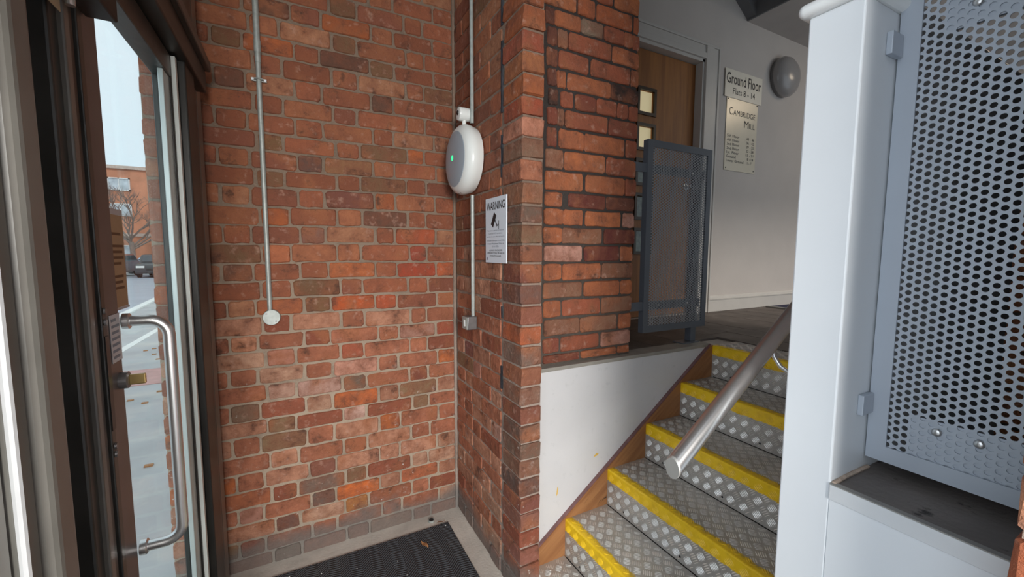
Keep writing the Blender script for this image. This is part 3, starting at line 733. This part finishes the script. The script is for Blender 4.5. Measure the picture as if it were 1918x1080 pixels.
# near screen, plane x = 1.02, y from .374 towards the camera side
scr = thing('perforated_screen', (1.02, .2, 1.04), 'large light grey perforated metal screen close by at right edge', 'screen', 'perforated balustrade screens')
ya, yb, za, zb = .373, -.02, 1.040, 2.006; bw = .031
v, f = perforated(ya-yb-.03, zb-za-.03, lambda u, v_, n: (1.0195+n, ya-.015-u, za+.015+v_))
o = MB(); o.v = v; o.f = f; o.build('perforated_sheet', M['grey_metal'], scr)
fm = MB(); fm.box(1.0155, 1.0195, ya-bw, ya, za, zb); fm.box(1.0155, 1.0195, yb, yb+bw, za, zb); fm.box(1.0155, 1.0195, yb+bw, ya-bw, za, za+bw); fm.box(1.0155, 1.0195, yb+bw, ya-bw, zb-bw, zb)
fm.box(1.0196, 1.045, ya-.004, ya, za, zb); fm.box(1.0196, 1.045, yb, ya-.0041, za, za+.004)
fm.build('frame', M['grey_metal'], scr)
for z in (1.105, 1.875):
    mb((1.022, 1.030, -.02, .3135, z-.041, z+.041)).build('fixing_bar', M['grey_metal'], scr)
    bz = z+.028 if z < 1.5 else 1.812; mb((.972, 1.0145, .3655, .3755, bz, bz+.040)).build('wall_bracket', M['grey_metal'], scr, bevel=.0015)
    for y in (.274, .221, .10):
        MB().lathe((1.0195, y, z+.022 if z < 1.5 else z-.008), (-1, 0, 0), [(0, .0075), (.002, .0070), (.0035, .005), (.004, .0015)], 18).build('bolt', M['bolt'], scr, smooth=True)
# landing screen, plane y = 1.52
sc2 = thing('perforated_screen', (1.8, 1.54, .95), 'slate grey perforated metal screen standing on the landing ledge', 'screen', 'perforated balustrade screens')
xa, xb_, za, zb = 1.562, 2.040, 1.040, 2.006; bw = .034
v, f = perforated(xb_-xa-.03, zb-za-.03, lambda u, v_, n: (xa+.015+u, 1.5195+n, za+.015+v_))
o = MB(); o.v = v; o.f = f; o.build('perforated_sheet', M['grey_sheet'], sc2)
fm = MB(); fm.box(xa, xa+bw, 1.5155, 1.5195, za, zb); fm.box(xb_-bw, xb_, 1.5155, 1.5195, za, zb); fm.box(xa+bw, xb_-bw, 1.5155, 1.5195, za, za+bw); fm.box(xa+bw, xb_-bw, 1.5155, 1.5195, zb-bw, zb)
fm.box(xa, xa+.004, 1.5196, 1.548, za, zb); fm.box(xb_-.004, xb_, 1.5196, 1.548, za, zb)
fm.build('frame', M['grey_metal2'], sc2)
for z in (1.178, 1.868):
    mb((1.466, 1.99, 1.523, 1.531, z-.022, z+.022)).build('fixing_bar', M['grey_metal2'], sc2)
    mb((1.466, 1.472, 1.523, 1.60, z-.022, z+.022)).build('wall_bracket', M['grey_metal2'], sc2)
    for x in (1.67, 1.89):
        MB().lathe((x, 1.5195, z), (0, -1, 0), [(0, .006), (.002, .006), (.0035, .003)], 14).build('bolt', M['bolt'], sc2)
mb((1.945, 1.985, 1.531, 1.571, .9575, 1.99)).build('post', M['grey_metal2'], sc2, bevel=.002)
mb((1.865, 1.992, 1.512, 1.585, .951, .9575)).build('foot_plate', M['grey_metal2'], sc2, bevel=.001)

# ================================================================== LANDING DOOR, TRIM, SIGNS, LAMP
dr = thing('door_1', (2.45, 2.30, .95), 'oak veneer landing door with a column of small square panes', 'door'); dr['kind'] = 'structure'
pz = [2.488, 2.231, 1.974, 1.72, 1.46]; px0, px1 = 2.287, 2.433
dm = MB(); dm.box(2.03, px0, 2.325, 2.365, .955, 2.93); dm.box(px1, 2.882, 2.325, 2.365, .955, 2.93)
zs = [.955]+[q for z in reversed(pz) for q in (z, z+.155)]+[2.93]
for a, b in zip(zs[0::2], zs[1::2]): dm.box(px0, px1, 2.325, 2.365, a, b)
dm.build('door_leaf', M['oak'], dr)
for k, z in enumerate(pz):
    b_ = MB()
    for q in ((px0-.022, px0, z-.022, z+.177), (px1, px1+.022, z-.022, z+.177), (px0, px1, z-.022, z), (px0, px1, z+.155, z+.177)): b_.box(q[0], q[1], 2.314, 2.330, q[2], q[3])
    bo = b_.build('beading', M['dark_beading'], dr)
    pn = mb((px0, px1, 2.343, 2.347, z, z+.155)).build('pane', M['lit_pane'] if k < 2 else M['dim_pane'], dr)
    pn['label'] = 'square pane glowing for the lit room behind' if k < 2 else 'dim greenish square pane'
lever = MB().tube([(2.82, 2.325, 1.98), (2.82, 2.285, 1.98), (2.73, 2.28, 1.98)], .009, 10); lever.lathe((2.82, 2.3245, 1.98), (0, -1, 0), [(0, .025), (.006, .025)], 18)
lever.build('door_handle', M['steel'], dr)
fr = MB(); fr.box(2.884, 2.93, 2.262, 2.40, .951, 2.955); fr.box(1.99, 2.93, 2.262, 2.40, 2.935, 2.972)
lining = structure('trim_3', fr, M['cream_trim'], 'cream moulded door surround around the oak landing door', 'door surround')
ar = MB(); ar.box(2.905, 2.990, 2.244, 2.2795, .951, 3.058); ar.box(2.990, 3.058, 2.256, 2.2795, .951, 3.058); ar.box(3.058, 3.078, 2.248, 2.2795, .951, 3.078)
ar.box(1.95, 2.905, 2.244, 2.2795, 2.958, 3.0); ar.box(1.95, 2.99, 2.256, 2.2795, 3.0, 3.058); ar.box(1.95, 3.058, 2.248, 2.2795, 3.058, 3.078)
ar.build('architrave', M['cream_trim'], lining, bevel=.003)

def text_mesh(name, s, mat, to3, u0, u1, v0, v1, parent, bold=0.0):
    cu = bpy.data.curves.new(name, 'FONT'); cu.body = s; cu.resolution_u = 3; cu.offset = bold
    tmp = bpy.data.objects.new('tmp_text', cu); col.objects.link(tmp)
    dg = bpy.context.evaluated_depsgraph_get(); dg.update()
    me = bpy.data.meshes.new_from_object(tmp.evaluated_get(dg)); bpy.data.objects.remove(tmp, do_unlink=True)
    xs = [v.co.x for v in me.vertices]; ys = [v.co.y for v in me.vertices]
    x0, x1, y0, y1 = min(xs), max(xs), min(ys), max(ys)
    for v_ in me.vertices:
        v_.co = to3(u0+(v_.co.x-x0)/(x1-x0)*(u1-u0), v0+(v_.co.y-y0)/max(1e-6, y1-y0)*(v1-v0))
    me.materials.clear(); me.materials.append(mat); me.name = name; me.update()
    o = bpy.data.objects.new(name, me); col.objects.link(o)
    if parent:
        o.parent = parent; o.matrix_parent_inverse = Matrix.Translation(-Vector(parent.location))
    return o
# directory signs
s1 = thing('directory_sign', (3.42, 2.28, 2.84), 'cream sign reading Ground Floor, Flats 8 - 14, uppermost on landing wall', 'sign')
plate = MB(); plate.box(3.172, 3.668, 2.268, 2.272, 2.733, 2.955); plate.build('sign_plate', M['sign_cream'], s1)
ts = lambda u, v_: (u, 2.2672, v_)
text_mesh('lettering', 'Ground Floor', M['ink'], ts, 3.188, 3.648, 2.842, 2.928, s1, .012)
text_mesh('lettering', 'Flats 8 - 14', M['ink'], ts, 3.275, 3.572, 2.765, 2.815, s1, .004)
s2 = thing('directory_sign', (3.42, 2.28, 2.43), 'tall pale directory sign headed Cambridge Mill listing the floors', 'sign')
mb((3.212, 3.632, 2.273, 2.2795, 2.145, 2.745)).build('sign_plate', M['sign_gold'], s2, bevel=.001)
ts = lambda u, v_: (u, 2.2722, v_)
text_mesh('lettering', 'C', M['ink'], ts, 3.246, 3.294, 2.600, 2.660, s2, .0)
text_mesh('lettering', 'AMBRIDGE', M['ink'], ts, 3.300, 3.600, 2.600, 2.645, s2, .0)
text_mesh('lettering', 'M', M['ink'], ts, 3.452, 3.512, 2.517, 2.575, s2, .0)
text_mesh('lettering', 'ILL', M['ink'], ts, 3.520, 3.600, 2.517, 2.561, s2, .0)
lst = [('5th Floor', '43 - 46'), ('4th Floor', '36 - 42'), ('3rd Floor', '29 - 35'), ('2nd Floor', '22 - 28'), ('1st  Floor', '15 - 21'), ('Ground', '8 - 14'), ('Lower Ground', '1 - 7')]
for k, (a, b) in enumerate(lst):
    z = 2.418-k*.0338
    wl = .165 if k < 5 else (.125 if k == 5 else .235)
    text_mesh('lettering', a, M['ink'], ts, 3.232, 3.232+wl, z, z+.0225, s2, .006)
    wr = .105 if k < 5 else .085 if k == 5 else .060
    text_mesh('lettering', b, M['ink'], ts, 3.600-wr-(.02 if k == 6 else 0), 3.600-(.02 if k == 6 else 0), z, z+.0225, s2, .006)
for x, z in ((3.232, 2.165), (3.612, 2.165), (3.228, 2.722), (3.618, 2.722)):
    MB().lathe((x, 2.2729, z), (0, -1, 0), [(0, .006), (.002, .005)], 12).build('screw', M['ink'], s2)
# landing wall lamp
lm = thing('wall_lamp', (3.93, 2.28, 3.03), 'round grey domed wall lamp beside the directory signs, switched off', 'lamp')
MB().lathe((3.955, 2.2795, 3.02), (0, -1, 0), [(0, .166), (.028, .166), (.032, .160)], 48).build('base', M['dark_galv'], lm, smooth=True)
MB().lathe((3.955, 2.2480, 3.02), (0, -1, 0), [(0, .172), (.02, .172), (.05, .155), (.074, .120), (.088, .070), (.093, .02)], 48).build('dome', M['grey_dome'], lm, smooth=True)

# navy mat at the far end of the landing
bm_ = thing('entrance_mat', (4.9, 1.3, .95), 'navy mat at the far end of the landing floor', 'mat')
mb((3.90, 5.9, .6, 2.24, .9515, .958)).build('carpet', M['blue_mat'], bm_)
mb((3.86, 3.90, .6, 2.24, .9515, .962)).build('edge_trim', M['alu_trim_dark'], bm_)

# ================================================================== THINGS ON THE LOBBY WALLS
c1 = thing('conduit', (-.1, 2.10, 2), 'long galvanised conduit on the back brick wall ending in round plate', 'conduit', 'conduit')
MB().tube([(-.099, 2.100, 3.3), (-.099, 2.100, 2.24)], .0118, 14).build('pipe', M['galv'], c1, smooth=True)
MB().tube([(-.099, 2.100, 2.24), (-.099, 2.100, 1.19)], .0100, 14).build('pipe', M['galv'], c1, smooth=True)
MB().tube([(-.099, 2.100, 2.33), (-.099, 2.100, 2.28)], .0135, 14).build('coupling', M['galv'], c1, smooth=True)
mb((-.128, -.070, 2.106, 2.1095, 2.166, 2.180)).build('saddle_clip', M['galv'], c1, bevel=.001)
MB().tube([(-.114, 2.106, 2.173), (-.112, 2.092, 2.173), (-.099, 2.087, 2.173), (-.086, 2.092, 2.173), (-.084, 2.106, 2.173)], .0035, 8).build('saddle_strap', M['galv'], c1)
for x in (-.122, -.076): MB().lathe((x, 2.106, 2.173), (0, -1, 0), [(0, .006), (.003, .005)], 10).build('screw', M['bolt'], c1)
MB().lathe((-.094, 2.112, 1.158), (0, -1, 0), [(0, .035), (.020, .035), (.023, .033)], 28).build('junction_plate', M['galv'], c1, smooth=True)
for dx_, dz_ in ((-.019, .017), (.017, -.018)): MB().lathe((-.094+dx_, 2.0892, 1.158+dz_), (0, -1, 0), [(0, .004), (.0008, .004)], 10).build('screw', M['dark_galv'], c1)

c2 = thing('conduit', (.76, 1.84, 2), 'slim galvanised conduit passing behind the oval lamp to a small switch', 'conduit', 'conduit')
MB().tube([(.762, 1.838, 3.3), (.762, 1.838, 2.4), (.762, 1.837, 2.048)], .0092, 14).build('pipe', M['galv'], c2, smooth=True)
MB().tube([(.762, 1.837, 1.718), (.762, 1.836, 1.5), (.762, 1.834, 1.14)], .0092, 14).build('pipe', M['galv'], c2, smooth=True)
sx = thing('key_switch', (.752, 1.838, 1.11), 'small grey metal push switch at the foot of the slim conduit', 'switch')
mb((.722, .771, 1.806, 1.868, 1.078, 1.142)).build('box', M['dark_galv'], sx, bevel=.004, smooth=True)
mb((.7185, .722, 1.808, 1.866, 1.080, 1.140)).build('face_plate', M['galv'], sx, bevel=.001)
mb((.7160, .7186, 1.829, 1.846, 1.094, 1.126)).build('button', M['white_plastic'], sx, bevel=.001)

wl = thing('emergency_lamp', (.77, 1.86, 1.9), 'white round bulkhead lamp with glowing green dot on brick wall', 'lamp')
LC = (.768, 1.868, 1.882); AX = (-1, 0, 0)
MB().lathe(LC, AX, [(-.006, .125), (.0, .150), (.025, .158), (.045, .160), (.062, .154), (.074, .142), (.080, .130), (.081, .127)], 56).build('housing', M['white_plastic'], wl, smooth=True)
MB().lathe((LC[0]-.0795, LC[1], LC[2]), AX, [(0, .127), (.003, .125), (.008, .105), (.012, .06), (.013, .01)], 56).build('diffuser', M['diffuser'], wl, smooth=True)
MB().lathe((LC[0]-.0925, LC[1]+.004, LC[2]+.005), AX, [(0, .013), (.0012, .011)], 20).build('indicator', M['green_led'], wl)
for dy in (.012, -.014): MB().lathe((LC[0]-.058, LC[1]+dy, LC[2]-.154), (-.5, 0, -.86), [(0, .005), (.001, .004)], 10).build('screw', M['black'], wl)
se = thing('motion_sensor', (.74, 1.868, 2.09), 'little white sensor cylinder standing above the round bulkhead lamp', 'sensor')
MB().tube([(.735, 1.868, 2.037), (.735, 1.868, 2.066)], .010, 12).build('stem', M['white_plastic'], se, smooth=True)
MB().lathe((.772, 1.868, 2.092), AX, [(0, .030), (.06, .031), (.066, .029), (.068, .022)], 32).build('body', M['white_plastic'], se, smooth=True)
MB().lathe((.7045, 1.868, 2.096), AX, [(0, .0115), (.004, .010), (.006, .004)], 20).build('lens', M['black'], se, smooth=True)

# CCTV warning sign
cs = thing('warning_sign', (.77, 1.595, 1.54), 'white camera WARNING sign mounted on the brick return wall', 'sign')
mb((.7665, .7715, 1.494, 1.694, 1.404, 1.682)).build('sign_plate', M['sign_white'], cs)
tw = lambda u, v_: (.7659, 1.694-u, 1.404+v_)
text_mesh('lettering', 'WARNING', M['ink'], tw, .012, .188, .226, .260, cs, .012)
ic = MB()
def iquad(pts, m_): m_.add([tw(*p) for p in pts], [tuple(range(len(pts)))])
iquad([(.088, .216), (.110, .200), (.078, .150), (.056, .166)], ic)
ic.build('camera_icon', M['ink'], cs)
i2 = MB(); iquad([(.090, .186), (.097, .186), (.120, .158), (.114, .156)], i2); iquad([(.112, .158), (.130, .166), (.131, .161), (.113, .153)], i2); iquad([(.129, .178), (.134, .178), (.134, .142), (.129, .142)], i2)
i2.build('camera_bracket_icon', M['ink'], cs)
for s_, u0, u1, z in (('This scheme is operated and monitored', .02, .180, .134), ('by 24 hour CCTV surveillance', .035, .165, .121), ('and alarm for your safety and security', .015, .185, .108),
                    ('For further information contact Police', .015, .187, .092), ('Greater Manchester Police on', .02, .182, .079), ('0161 856', .07, .13, .067)):
    text_mesh('lettering', s_, M['ink_grey'], tw, u0, u1, z, z+.0075, cs)
for s_, u0, u1, z in (('ALWAYS PHONE 999', .04, .165, .050), ('EMERGENCY DIAL 999 AND IN', .02, .184, .038), ('IMMEDIATE DANGER', .045, .155, .026)):
    text_mesh('lettering', s_, M['ink'], tw, u0, u1, z, z+.0075, cs)
i3 = MB(); iquad([(.014, .024), (.020, .026), (.022, .012), (.013, .010)], i3); i3.build('crest', simple('crest_red_blue', (.10, .06, .12), .5, var=.3, scale=60), cs)

# ================================================================== FLOOR MAT AND DEBRIS
mt = thing('doormat', (.2, .6, 0), 'large black ribbed rubber doormat on the concrete floor', 'mat')
mb((-.24, .682, -1.2, 2.003, .001, .009)).build('rubber_sheet', M['rubber'], mt, bevel=.002)
lf = MB(); random.seed(3)
pts = []
for k in range(14):
    t = k/13; wd_ = .011*math.sin(math.pi*min(1, t*1.05))*(1.0 if k % 2 else .5)+.001
    pts.append((t*.06-.03, wd_, .004*math.sin(t*6)+.004))
n = len(pts)
lf.add([(a, b, c) for a, b, c in pts]+[(a, -b*.8, c+.003) for a, b, c in pts], [(i, i+1, n+i+1, n+i) for i in range(n-1)])
lf.add([(a, b, c+.0012) for a, b, c in pts]+[(a, -b*.8, c+.0042) for a, b, c in pts], [(i+1, i, n+i, n+i+1) for i in range(n-1)])
lo_ = lf.build('dry_leaf', M['leaf']); lo_.location = (.520, 1.885, .0095); lo_.rotation_euler = (0, 0, 1.9); tag(lo_, 'curled dry brown leaf lying on the black doormat', 'leaf')
lo2 = bpy.data.objects.new('dry_leaf', lo_.data); col.objects.link(lo2); lo2.location = (.645, 2.018, .0055); lo2.scale = (.8, .7, .8); lo2.rotation_euler = (0, 0, .1)
tag(lo2, 'small red-brown leaf scrap at the corner of the doormat', 'leaf')
gm = MB(); random.seed(11)
for k in range(26):
    x, y = random.uniform(-.1, .66), random.uniform(1.35, 1.98); s_ = random.uniform(.0015, .0035)
    gm.lathe((x, y, .0095), (0, 0, 1), [(0, s_), (s_*.8, s_*.6)], 5)
tag(gm.build('grit', M['debris']), 'pale specks of grit scattered over the black doormat', 'debris', None, 'stuff')
dh = thing('drain_collar', (.606, 2.058, 0), 'small metal pipe collar set in the concrete beside the doormat', 'pipe')
MB().tube([(.606, 2.058, .001), (.606, 2.058, .010)], .0165, 20).build('collar', M['galv'], dh)
MB().lathe((.606, 2.058, .0102), (0, 0, 1), [(0, .0125), (.0004, .0125)], 20).build('bore', M['black'], dh)

# ================================================================== ENTRANCE DOOR (plane x = -.3)
def frame_box(name, label, parts, cat='door frame'):
    m_ = MB()
    for q in parts: m_.box(*q)
    return m_
df = thing('door_2', (-.3, 1.3, 0), 'glazed metal entrance door with a long steel pull handle', 'door'); df['kind'] = 'structure'
# stile with lock, near side of the leaf
mb((-.345, -.300, .972, 1.046, .02, 2.03)).build('lock_stile', M['stile_face'], df, bevel=.003)
mb((-.352, -.296, .955, .974, .02, 2.03)).build('stile_edge', M['bronze'], df, bevel=.002)
mb((-.345, -.300, 1.60, 1.66, .02, 2.03)).build('hinge_stile', M['bronze_dark'], df, bevel=.003)
mb((-.345, -.300, 1.046, 1.60, 1.965, 2.03)).build('top_rail', M['bronze'], df, bevel=.003)
mb((-.345, -.300, 1.046, 1.60, .02, .16)).build('bottom_rail', M['bronze'], df, bevel=.003)
mb((-.332, -.326, 1.040, 1.605, .155, 1.97)).build('glass', M['glass'], df)
mb((-.318, -.305, 1.535, 1.600, .16, 1.965)).build('pale_stile_strip', M['pale_frame'], df, bevel=.002)
mb((-.304, -.290, 1.612, 1.632, .02, 2.03)).build('gasket', M['pale_line'], df)
# D pull handle
hy = 1.064; hp = [(-.300, hy, 1.312), (-.262, hy, 1.312)]
for k in range(1, 7):
    a = k/6*math.pi/2; hp.append((-.262+.032*math.sin(a), hy, 1.280+.032*math.cos(a)))
for k in range(0, 7):
    a = k/6*math.pi/2; hp.append((-.262+.032*math.cos(a), hy, .872-.032*math.sin(a)))
hp.append((-.300, hy, .840))
MB().tube(hp, .0105, 18).build('pull_handle', M['steel'], df, smooth=True)
for z in (1.312, .840): MB().lathe((-.2998, hy, z), (1, 0, 0), [(0, .0155), (.010, .0155), (.012, .012)], 20).build('handle_collar', M['steel'], df, smooth=True)
# lock cylinder, thumb turn, latch
MB().lathe((-.300, 1.028, 1.203), (1, 0, 0), [(0, .016), (.012, .016), (.014, .012)], 20).build('lock_cylinder', M['dark_galv'], df)
mb((-.287, -.262, 1.024, 1.032, 1.193, 1.213)).build('thumb_turn', M['brass'], df, bevel=.002)
mb((-.297, -.2945, .957, .972, 1.13, 1.30)).build('latch_plate', M['black'], df)
for z in (1.345, 1.325, 1.10, 1.085): MB().lathe((-.2955, .964, z), (1, 0, 0), [(0, .006), (.003, .005)], 10).build('latch_screw', M['dark_galv'], df)
# paper notice on the stile
nt_ = thing('sticker_notice', (-.299, 1.02, 1.29), 'small white printed notice stuck beside the pull handle', 'notice')
mb((-.2995, -.2985, .995, 1.043, 1.243, 1.332)).build('paper', M['paper'], nt_)
nm = MB(); random.seed(5)
for k in range(7): nm.box(-.2984, -.2981, 1.000, 1.000+random.uniform(.022, .038), 1.250+k*.0115, 1.255+k*.0115)
nm.build('print_lines', M['ink_grey'], nt_)
# tan card notice outside the glass
cn = thing('card_notice', (-.33, 1.11, 1.43), 'tan card notice with brown print taped to the door glass', 'notice')
mb((-.3235, -.3220, 1.00, 1.184, 1.333, 1.524)).build('card', M['card'], cn)
mb((-.3240, -.3215, 1.00, 1.189, 1.3275, 1.3325)).build('paper_edge', M['paper'], cn)
mb((-.3240, -.3215, 1.00, 1.184, 1.5245, 1.536)).build('paper_edge', M['paper'], cn)
for z in (1.482, 1.457, 1.445, 1.433, 1.421, 1.394, 1.382, 1.370): mb((-.3219, -.3216, 1.05, 1.158+random.uniform(0, .018), z, z+.0055)).build('print_line', M['card_ink'], cn)

jf = thing('door_frame', (-.3, 1.5, 0), 'dark bronze metal entrance frame around the glazed door', 'door frame'); jf['kind'] = 'structure'
# hinge-side jamb next to the brick wall: stepped profile
mb((-.36, -.275, 1.667, 1.80, 0, 3.2)).build('jamb', M['bronze_dark'], jf, bevel=.004)
mb((-.36, -.292, 1.80, 1.93, 0, 3.2)).build('jamb', M['bronze'], jf, bevel=.004)
mb((-.36, -.291, 1.93, 2.02, 0, 3.2)).build('jamb_moulding', M['bronze_mid'], jf, bevel=.005)
mb((-.36, -.318, 2.02, 2.106, 0, 3.2)).build('jamb', M['bronze'], jf, bevel=.003)
# head
mb((-.36, -.262, .50, 1.95, 2.038, 2.115)).build('head', M['bronze_dark'], jf, bevel=.004)
mb((-.36, -.245, .50, 1.95, 2.115, 2.150)).build('head_moulding', M['bronze'], jf, bevel=.004)
# lock-side mullion, stepped
mb((-.36, -.300, .868, .952, 0, 3.2)).build('mullion', M['bronze'], jf, bevel=.004)
mb((-.36, -.292, .895, .915, 0, 3.2)).build('mullion_bead', M['bronze_mid'], jf, bevel=.003)
mb((-.36, -.33, .70, .868, 0, 3.2)).build('mullion_recess', M['black'], jf)
mb((-.36, -.250, .632, .688, 0, 3.2)).build('mullion', M['bronze_mid'], jf, bevel=.014, segs=4)
mb((-.36, -.262, .600, .634, 0, 3.2)).build('mullion', M['bronze_mid'], jf, bevel=.006)
MB().tube([(-.262, .600, 0), (-.262, .600, 3.2)], .0045, 8).build('edge_bead', M['alu_trim'], jf)
mb((-.36, -.27, .40, .594, 0, 3.2)).build('side_panel', simple('pale_grey_side_panel', (.40, .40, .37), .5, var=.06), jf)
# fanlight
mb((-.325, -.319, .50, 1.67, 2.15, 3.1)).build('fanlight_glass', M['glass'], jf)
mb((-.36, -.262, -2.0, 2.106, 3.1, 3.2)).build('fanlight_head', M['bronze'], jf)
structure('wall_left', mb((-.52, -.30, -2.4, 2.12, 3.2, 3.62), (-.52, -.30, -2.4, -2.39, -.1, 3.2)), M['white'], 'plain wall above and behind the entrance frame', 'wall')

dc = thing('door_closer', (-.24, .85, 1.8), 'black overhead door closer box at top left corner', 'door closer')
mb((-.2985, -.256, .900, 1.00, 1.848, 2.03)).build('casing', M['closer_box'], dc, bevel=.003)
mb((-.2905, -.286, .880, .899, 1.83, 2.03)).build('arm', M['black'], dc, bevel=.001)
mb((-.284, -.262, .8988, .8999, 1.865, 1.96)).build('cover_window', M['alu_trim_dark'], dc)
mb((-.2905, -.2888, .842, .879, 1.800, 1.92)).build('mounting_plate', M['beige'], dc, bevel=.001)
MB().lathe((-.2888, .860, 1.822), (1, 0, 0), [(0, .0075), (.0006, .0075)], 16).build('plate_hole', M['black'], dc)
MB().tube([(-.280, .885, 1.850), (-.280, .885, 1.815)], .006, 12).build('spindle', M['bolt'], dc)

# ================================================================== OUTSIDE
structure('ground', mb((-40, -.522, -10, 90, -.25, -.10)), M['asphalt'], 'grey asphalt forecourt and street outside the door', 'ground')
structure('threshold', mb((-.52, -.36, -2.4, 2.11, -.12, -.01)), M['concrete'], 'concrete door threshold', 'threshold')
structure('road', MB().prism([(-40, 10), (-3.55, 10), (-4.25, 20), (-.6, 20), (-.6, 34), (-40, 34)], 2, -.099, -.092), M['road'], 'pale blue-grey road beyond the forecourt', 'road')
pl = MB(); pl.box(-2.47, -2.36, 6.95, 12.8, -.099, -.094)
tag(pl.build('painted_line', M['paint_line']), 'white painted line running away across the forecourt', 'road marking')
pl = MB(); pl.prism([(-3.53, 10), (-3.36, 10), (-4.06, 19.98), (-4.23, 19.98)], 2, -.099, -.06)
tag(pl.build('kerb', M['paint_line']), 'pale stone kerb along the edge of the road', 'kerb')
tag(mb((-4.2, -1.0, 6.1, 6.9, -.099, -.093)).build('paving_strip', M['pave_red']), 'red paving strip across the grey forecourt', 'paving')
lb = MB(); random.seed(9)
for k in range(40):
    x, y = random.uniform(-2.28, -1), random.uniform(3, 9); lb.box(x, x+.05, y if not 6.0 < y < 6.95 else y-1.2, (y if not 6.0 < y < 6.95 else y-1.2)+.03, -.0995, -.088)
tag(lb.build('fallen_leaves', M['leaf']), 'scattered fallen leaves on the forecourt', 'leaves', None, 'stuff')

bd = thing('brick_building', (-12, 44, -.1), 'orange brick mill building across the road with rows of windows', 'building')
mb((-30, -2, 44, 54, -.1, 7.9)).build('wall', M['far_brick'], bd)
mb((-30.1, -1.9, 43.8, 54.1, 7.9, 8.15)).build('parapet', M['far_trim'], bd)
mb((-30, -2, 43.88, 43.995, 2.6, 2.85)).build('string_course', M['far_trim'], bd)
x0 = -12.65
for r_, z in enumerate((6.2, 4.2, .9)):
    for k in range(-4, 4):
        x = x0+k*2.75
        wf = MB(); a, b, zz, zt = x, x+1.35, z, z+1.0
        wf.box(a, a+.08, 43.9, 43.99, zz, zt); wf.box(b-.08, b, 43.9, 43.99, zz, zt); wf.box(a, b, 43.9, 43.99, zz, zz+.08); wf.box(a, b, 43.9, 43.99, zt-.08, zt); wf.box((a+b)/2-.03, (a+b)/2+.03, 43.9, 43.99, zz, zt)
        wo_ = wf.build('window', M['far_frame'], bd)
        mb((a+.08, b-.08, 43.95, 43.98, zz+.08, zt-.08)).build('pane', M['far_glass'], wo_)

# bare tree
TX, TY = -10.45, 40.0
tr_ = thing('bare_tree', (TX, TY, -.1), 'bare winter street tree in front of the brick building', 'tree')
random.seed(21)
tm = MB(); tm.tube([(TX, TY, -.1), (TX+.05, TY, 1.0), (TX, TY, 2.1)], [.20, .16, .14], 10); tm.build('trunk', M['bark'], tr_)
bmh = MB()
def branch(p, d, L, r, depth):
    q = p+d*L*.5+Vector((random.uniform(-.05, .05), random.uniform(-.05, .05), .03))*L; e = p+d*L
    bmh.tube([p, q, e], [r, r*.8, r*.55], 5, False)
    if depth <= 0: return
    for k in range(3 if depth > 1 else 4):
        nd = (d+Vector((random.uniform(-.8, .8), random.uniform(-.6, .6), random.uniform(-.15, .55)))).normalized()
        branch(p+d*L*random.uniform(.55, 1.0), nd, L*random.uniform(.6, .8), r*.58, depth-1)
for k in range(10):
    a = k/10*6.28; branch(Vector((TX, TY, 1.5+.09*k)), Vector((math.cos(a)*.9, math.sin(a)*.6, .45+random.uniform(0, .7))).normalized(), random.uniform(1.5, 2.0), .075, 4)
tag(bmh.build('branches', M['bark'], tr_), None, None, None, 'stuff')

def car(x, y, rz, paint, label):
    t = thing('car', (x, y, -.1), label, 'car', 'cars parked across the road')
    t.rotation_euler = (0, 0, rz)
    def part(m_, name, mat, bev=0):
        me_o = m_.build(name, mat, None, bevel=bev); me_o.parent = t; return me_o
    L, Wd = 2.1, .88
    b = MB(); b.prism([(-L, .25), (L, .25), (L, .62), (L-.15, .78), (1.15, .88), (.55, 1.32), (-.95, 1.36), (-1.65, .95), (-L, .85)], 1, -Wd, Wd)
    part(b, 'body', paint, .08)
    g = MB(); g.prism([(1.13, .92), (.60, 1.29), (.57, 1.29), (1.10, .92)], 1, -Wd+.12, Wd-.12); g.prism([(-1.0, 1.32), (-1.62, .98), (-1.66, .98), (-1.04, 1.33)], 1, -Wd+.12, Wd-.12)
    g.prism([(.95, .92), (.50, 1.25), (-.90, 1.28), (-1.3, .95)], 1, -Wd-.01, -Wd+.02); g.prism([(.95, .92), (.50, 1.25), (-.90, 1.28), (-1.3, .95)], 1, Wd-.02, Wd+.01)
    part(g, 'windows', M['car_glass'])
    for sx_ in (-1.3, 1.3):
        for sy in (-1, 1):
            wh = MB(); wh.lathe((sx_, sy*(Wd-.12), .31), (0, sy, 0), [(0, .31), (.15, .31), (.16, .2), (.15, .15)], 20); part(wh, 'wheel', M['black'])
    for sy in (-.62, .62): part(mb((L-.06, L+.02, sy-.18, sy+.18, .58, .70)), 'headlamp', M['lens'])
    part(mb((L-.02, L+.03, -.35, .35, .42, .55)), 'grille', M['black'])
car(-9.7, 33.0, R(-93), M['car_red'], 'dark red car parked left of the pale blue car')
car(-8.2, 37.2, R(170), M['car_blue'], 'pale blue car parked behind the other two cars')
car(-7.1, 32.5, R(-88), M['car_dark'], 'charcoal car parked nearest to the door frame at right')
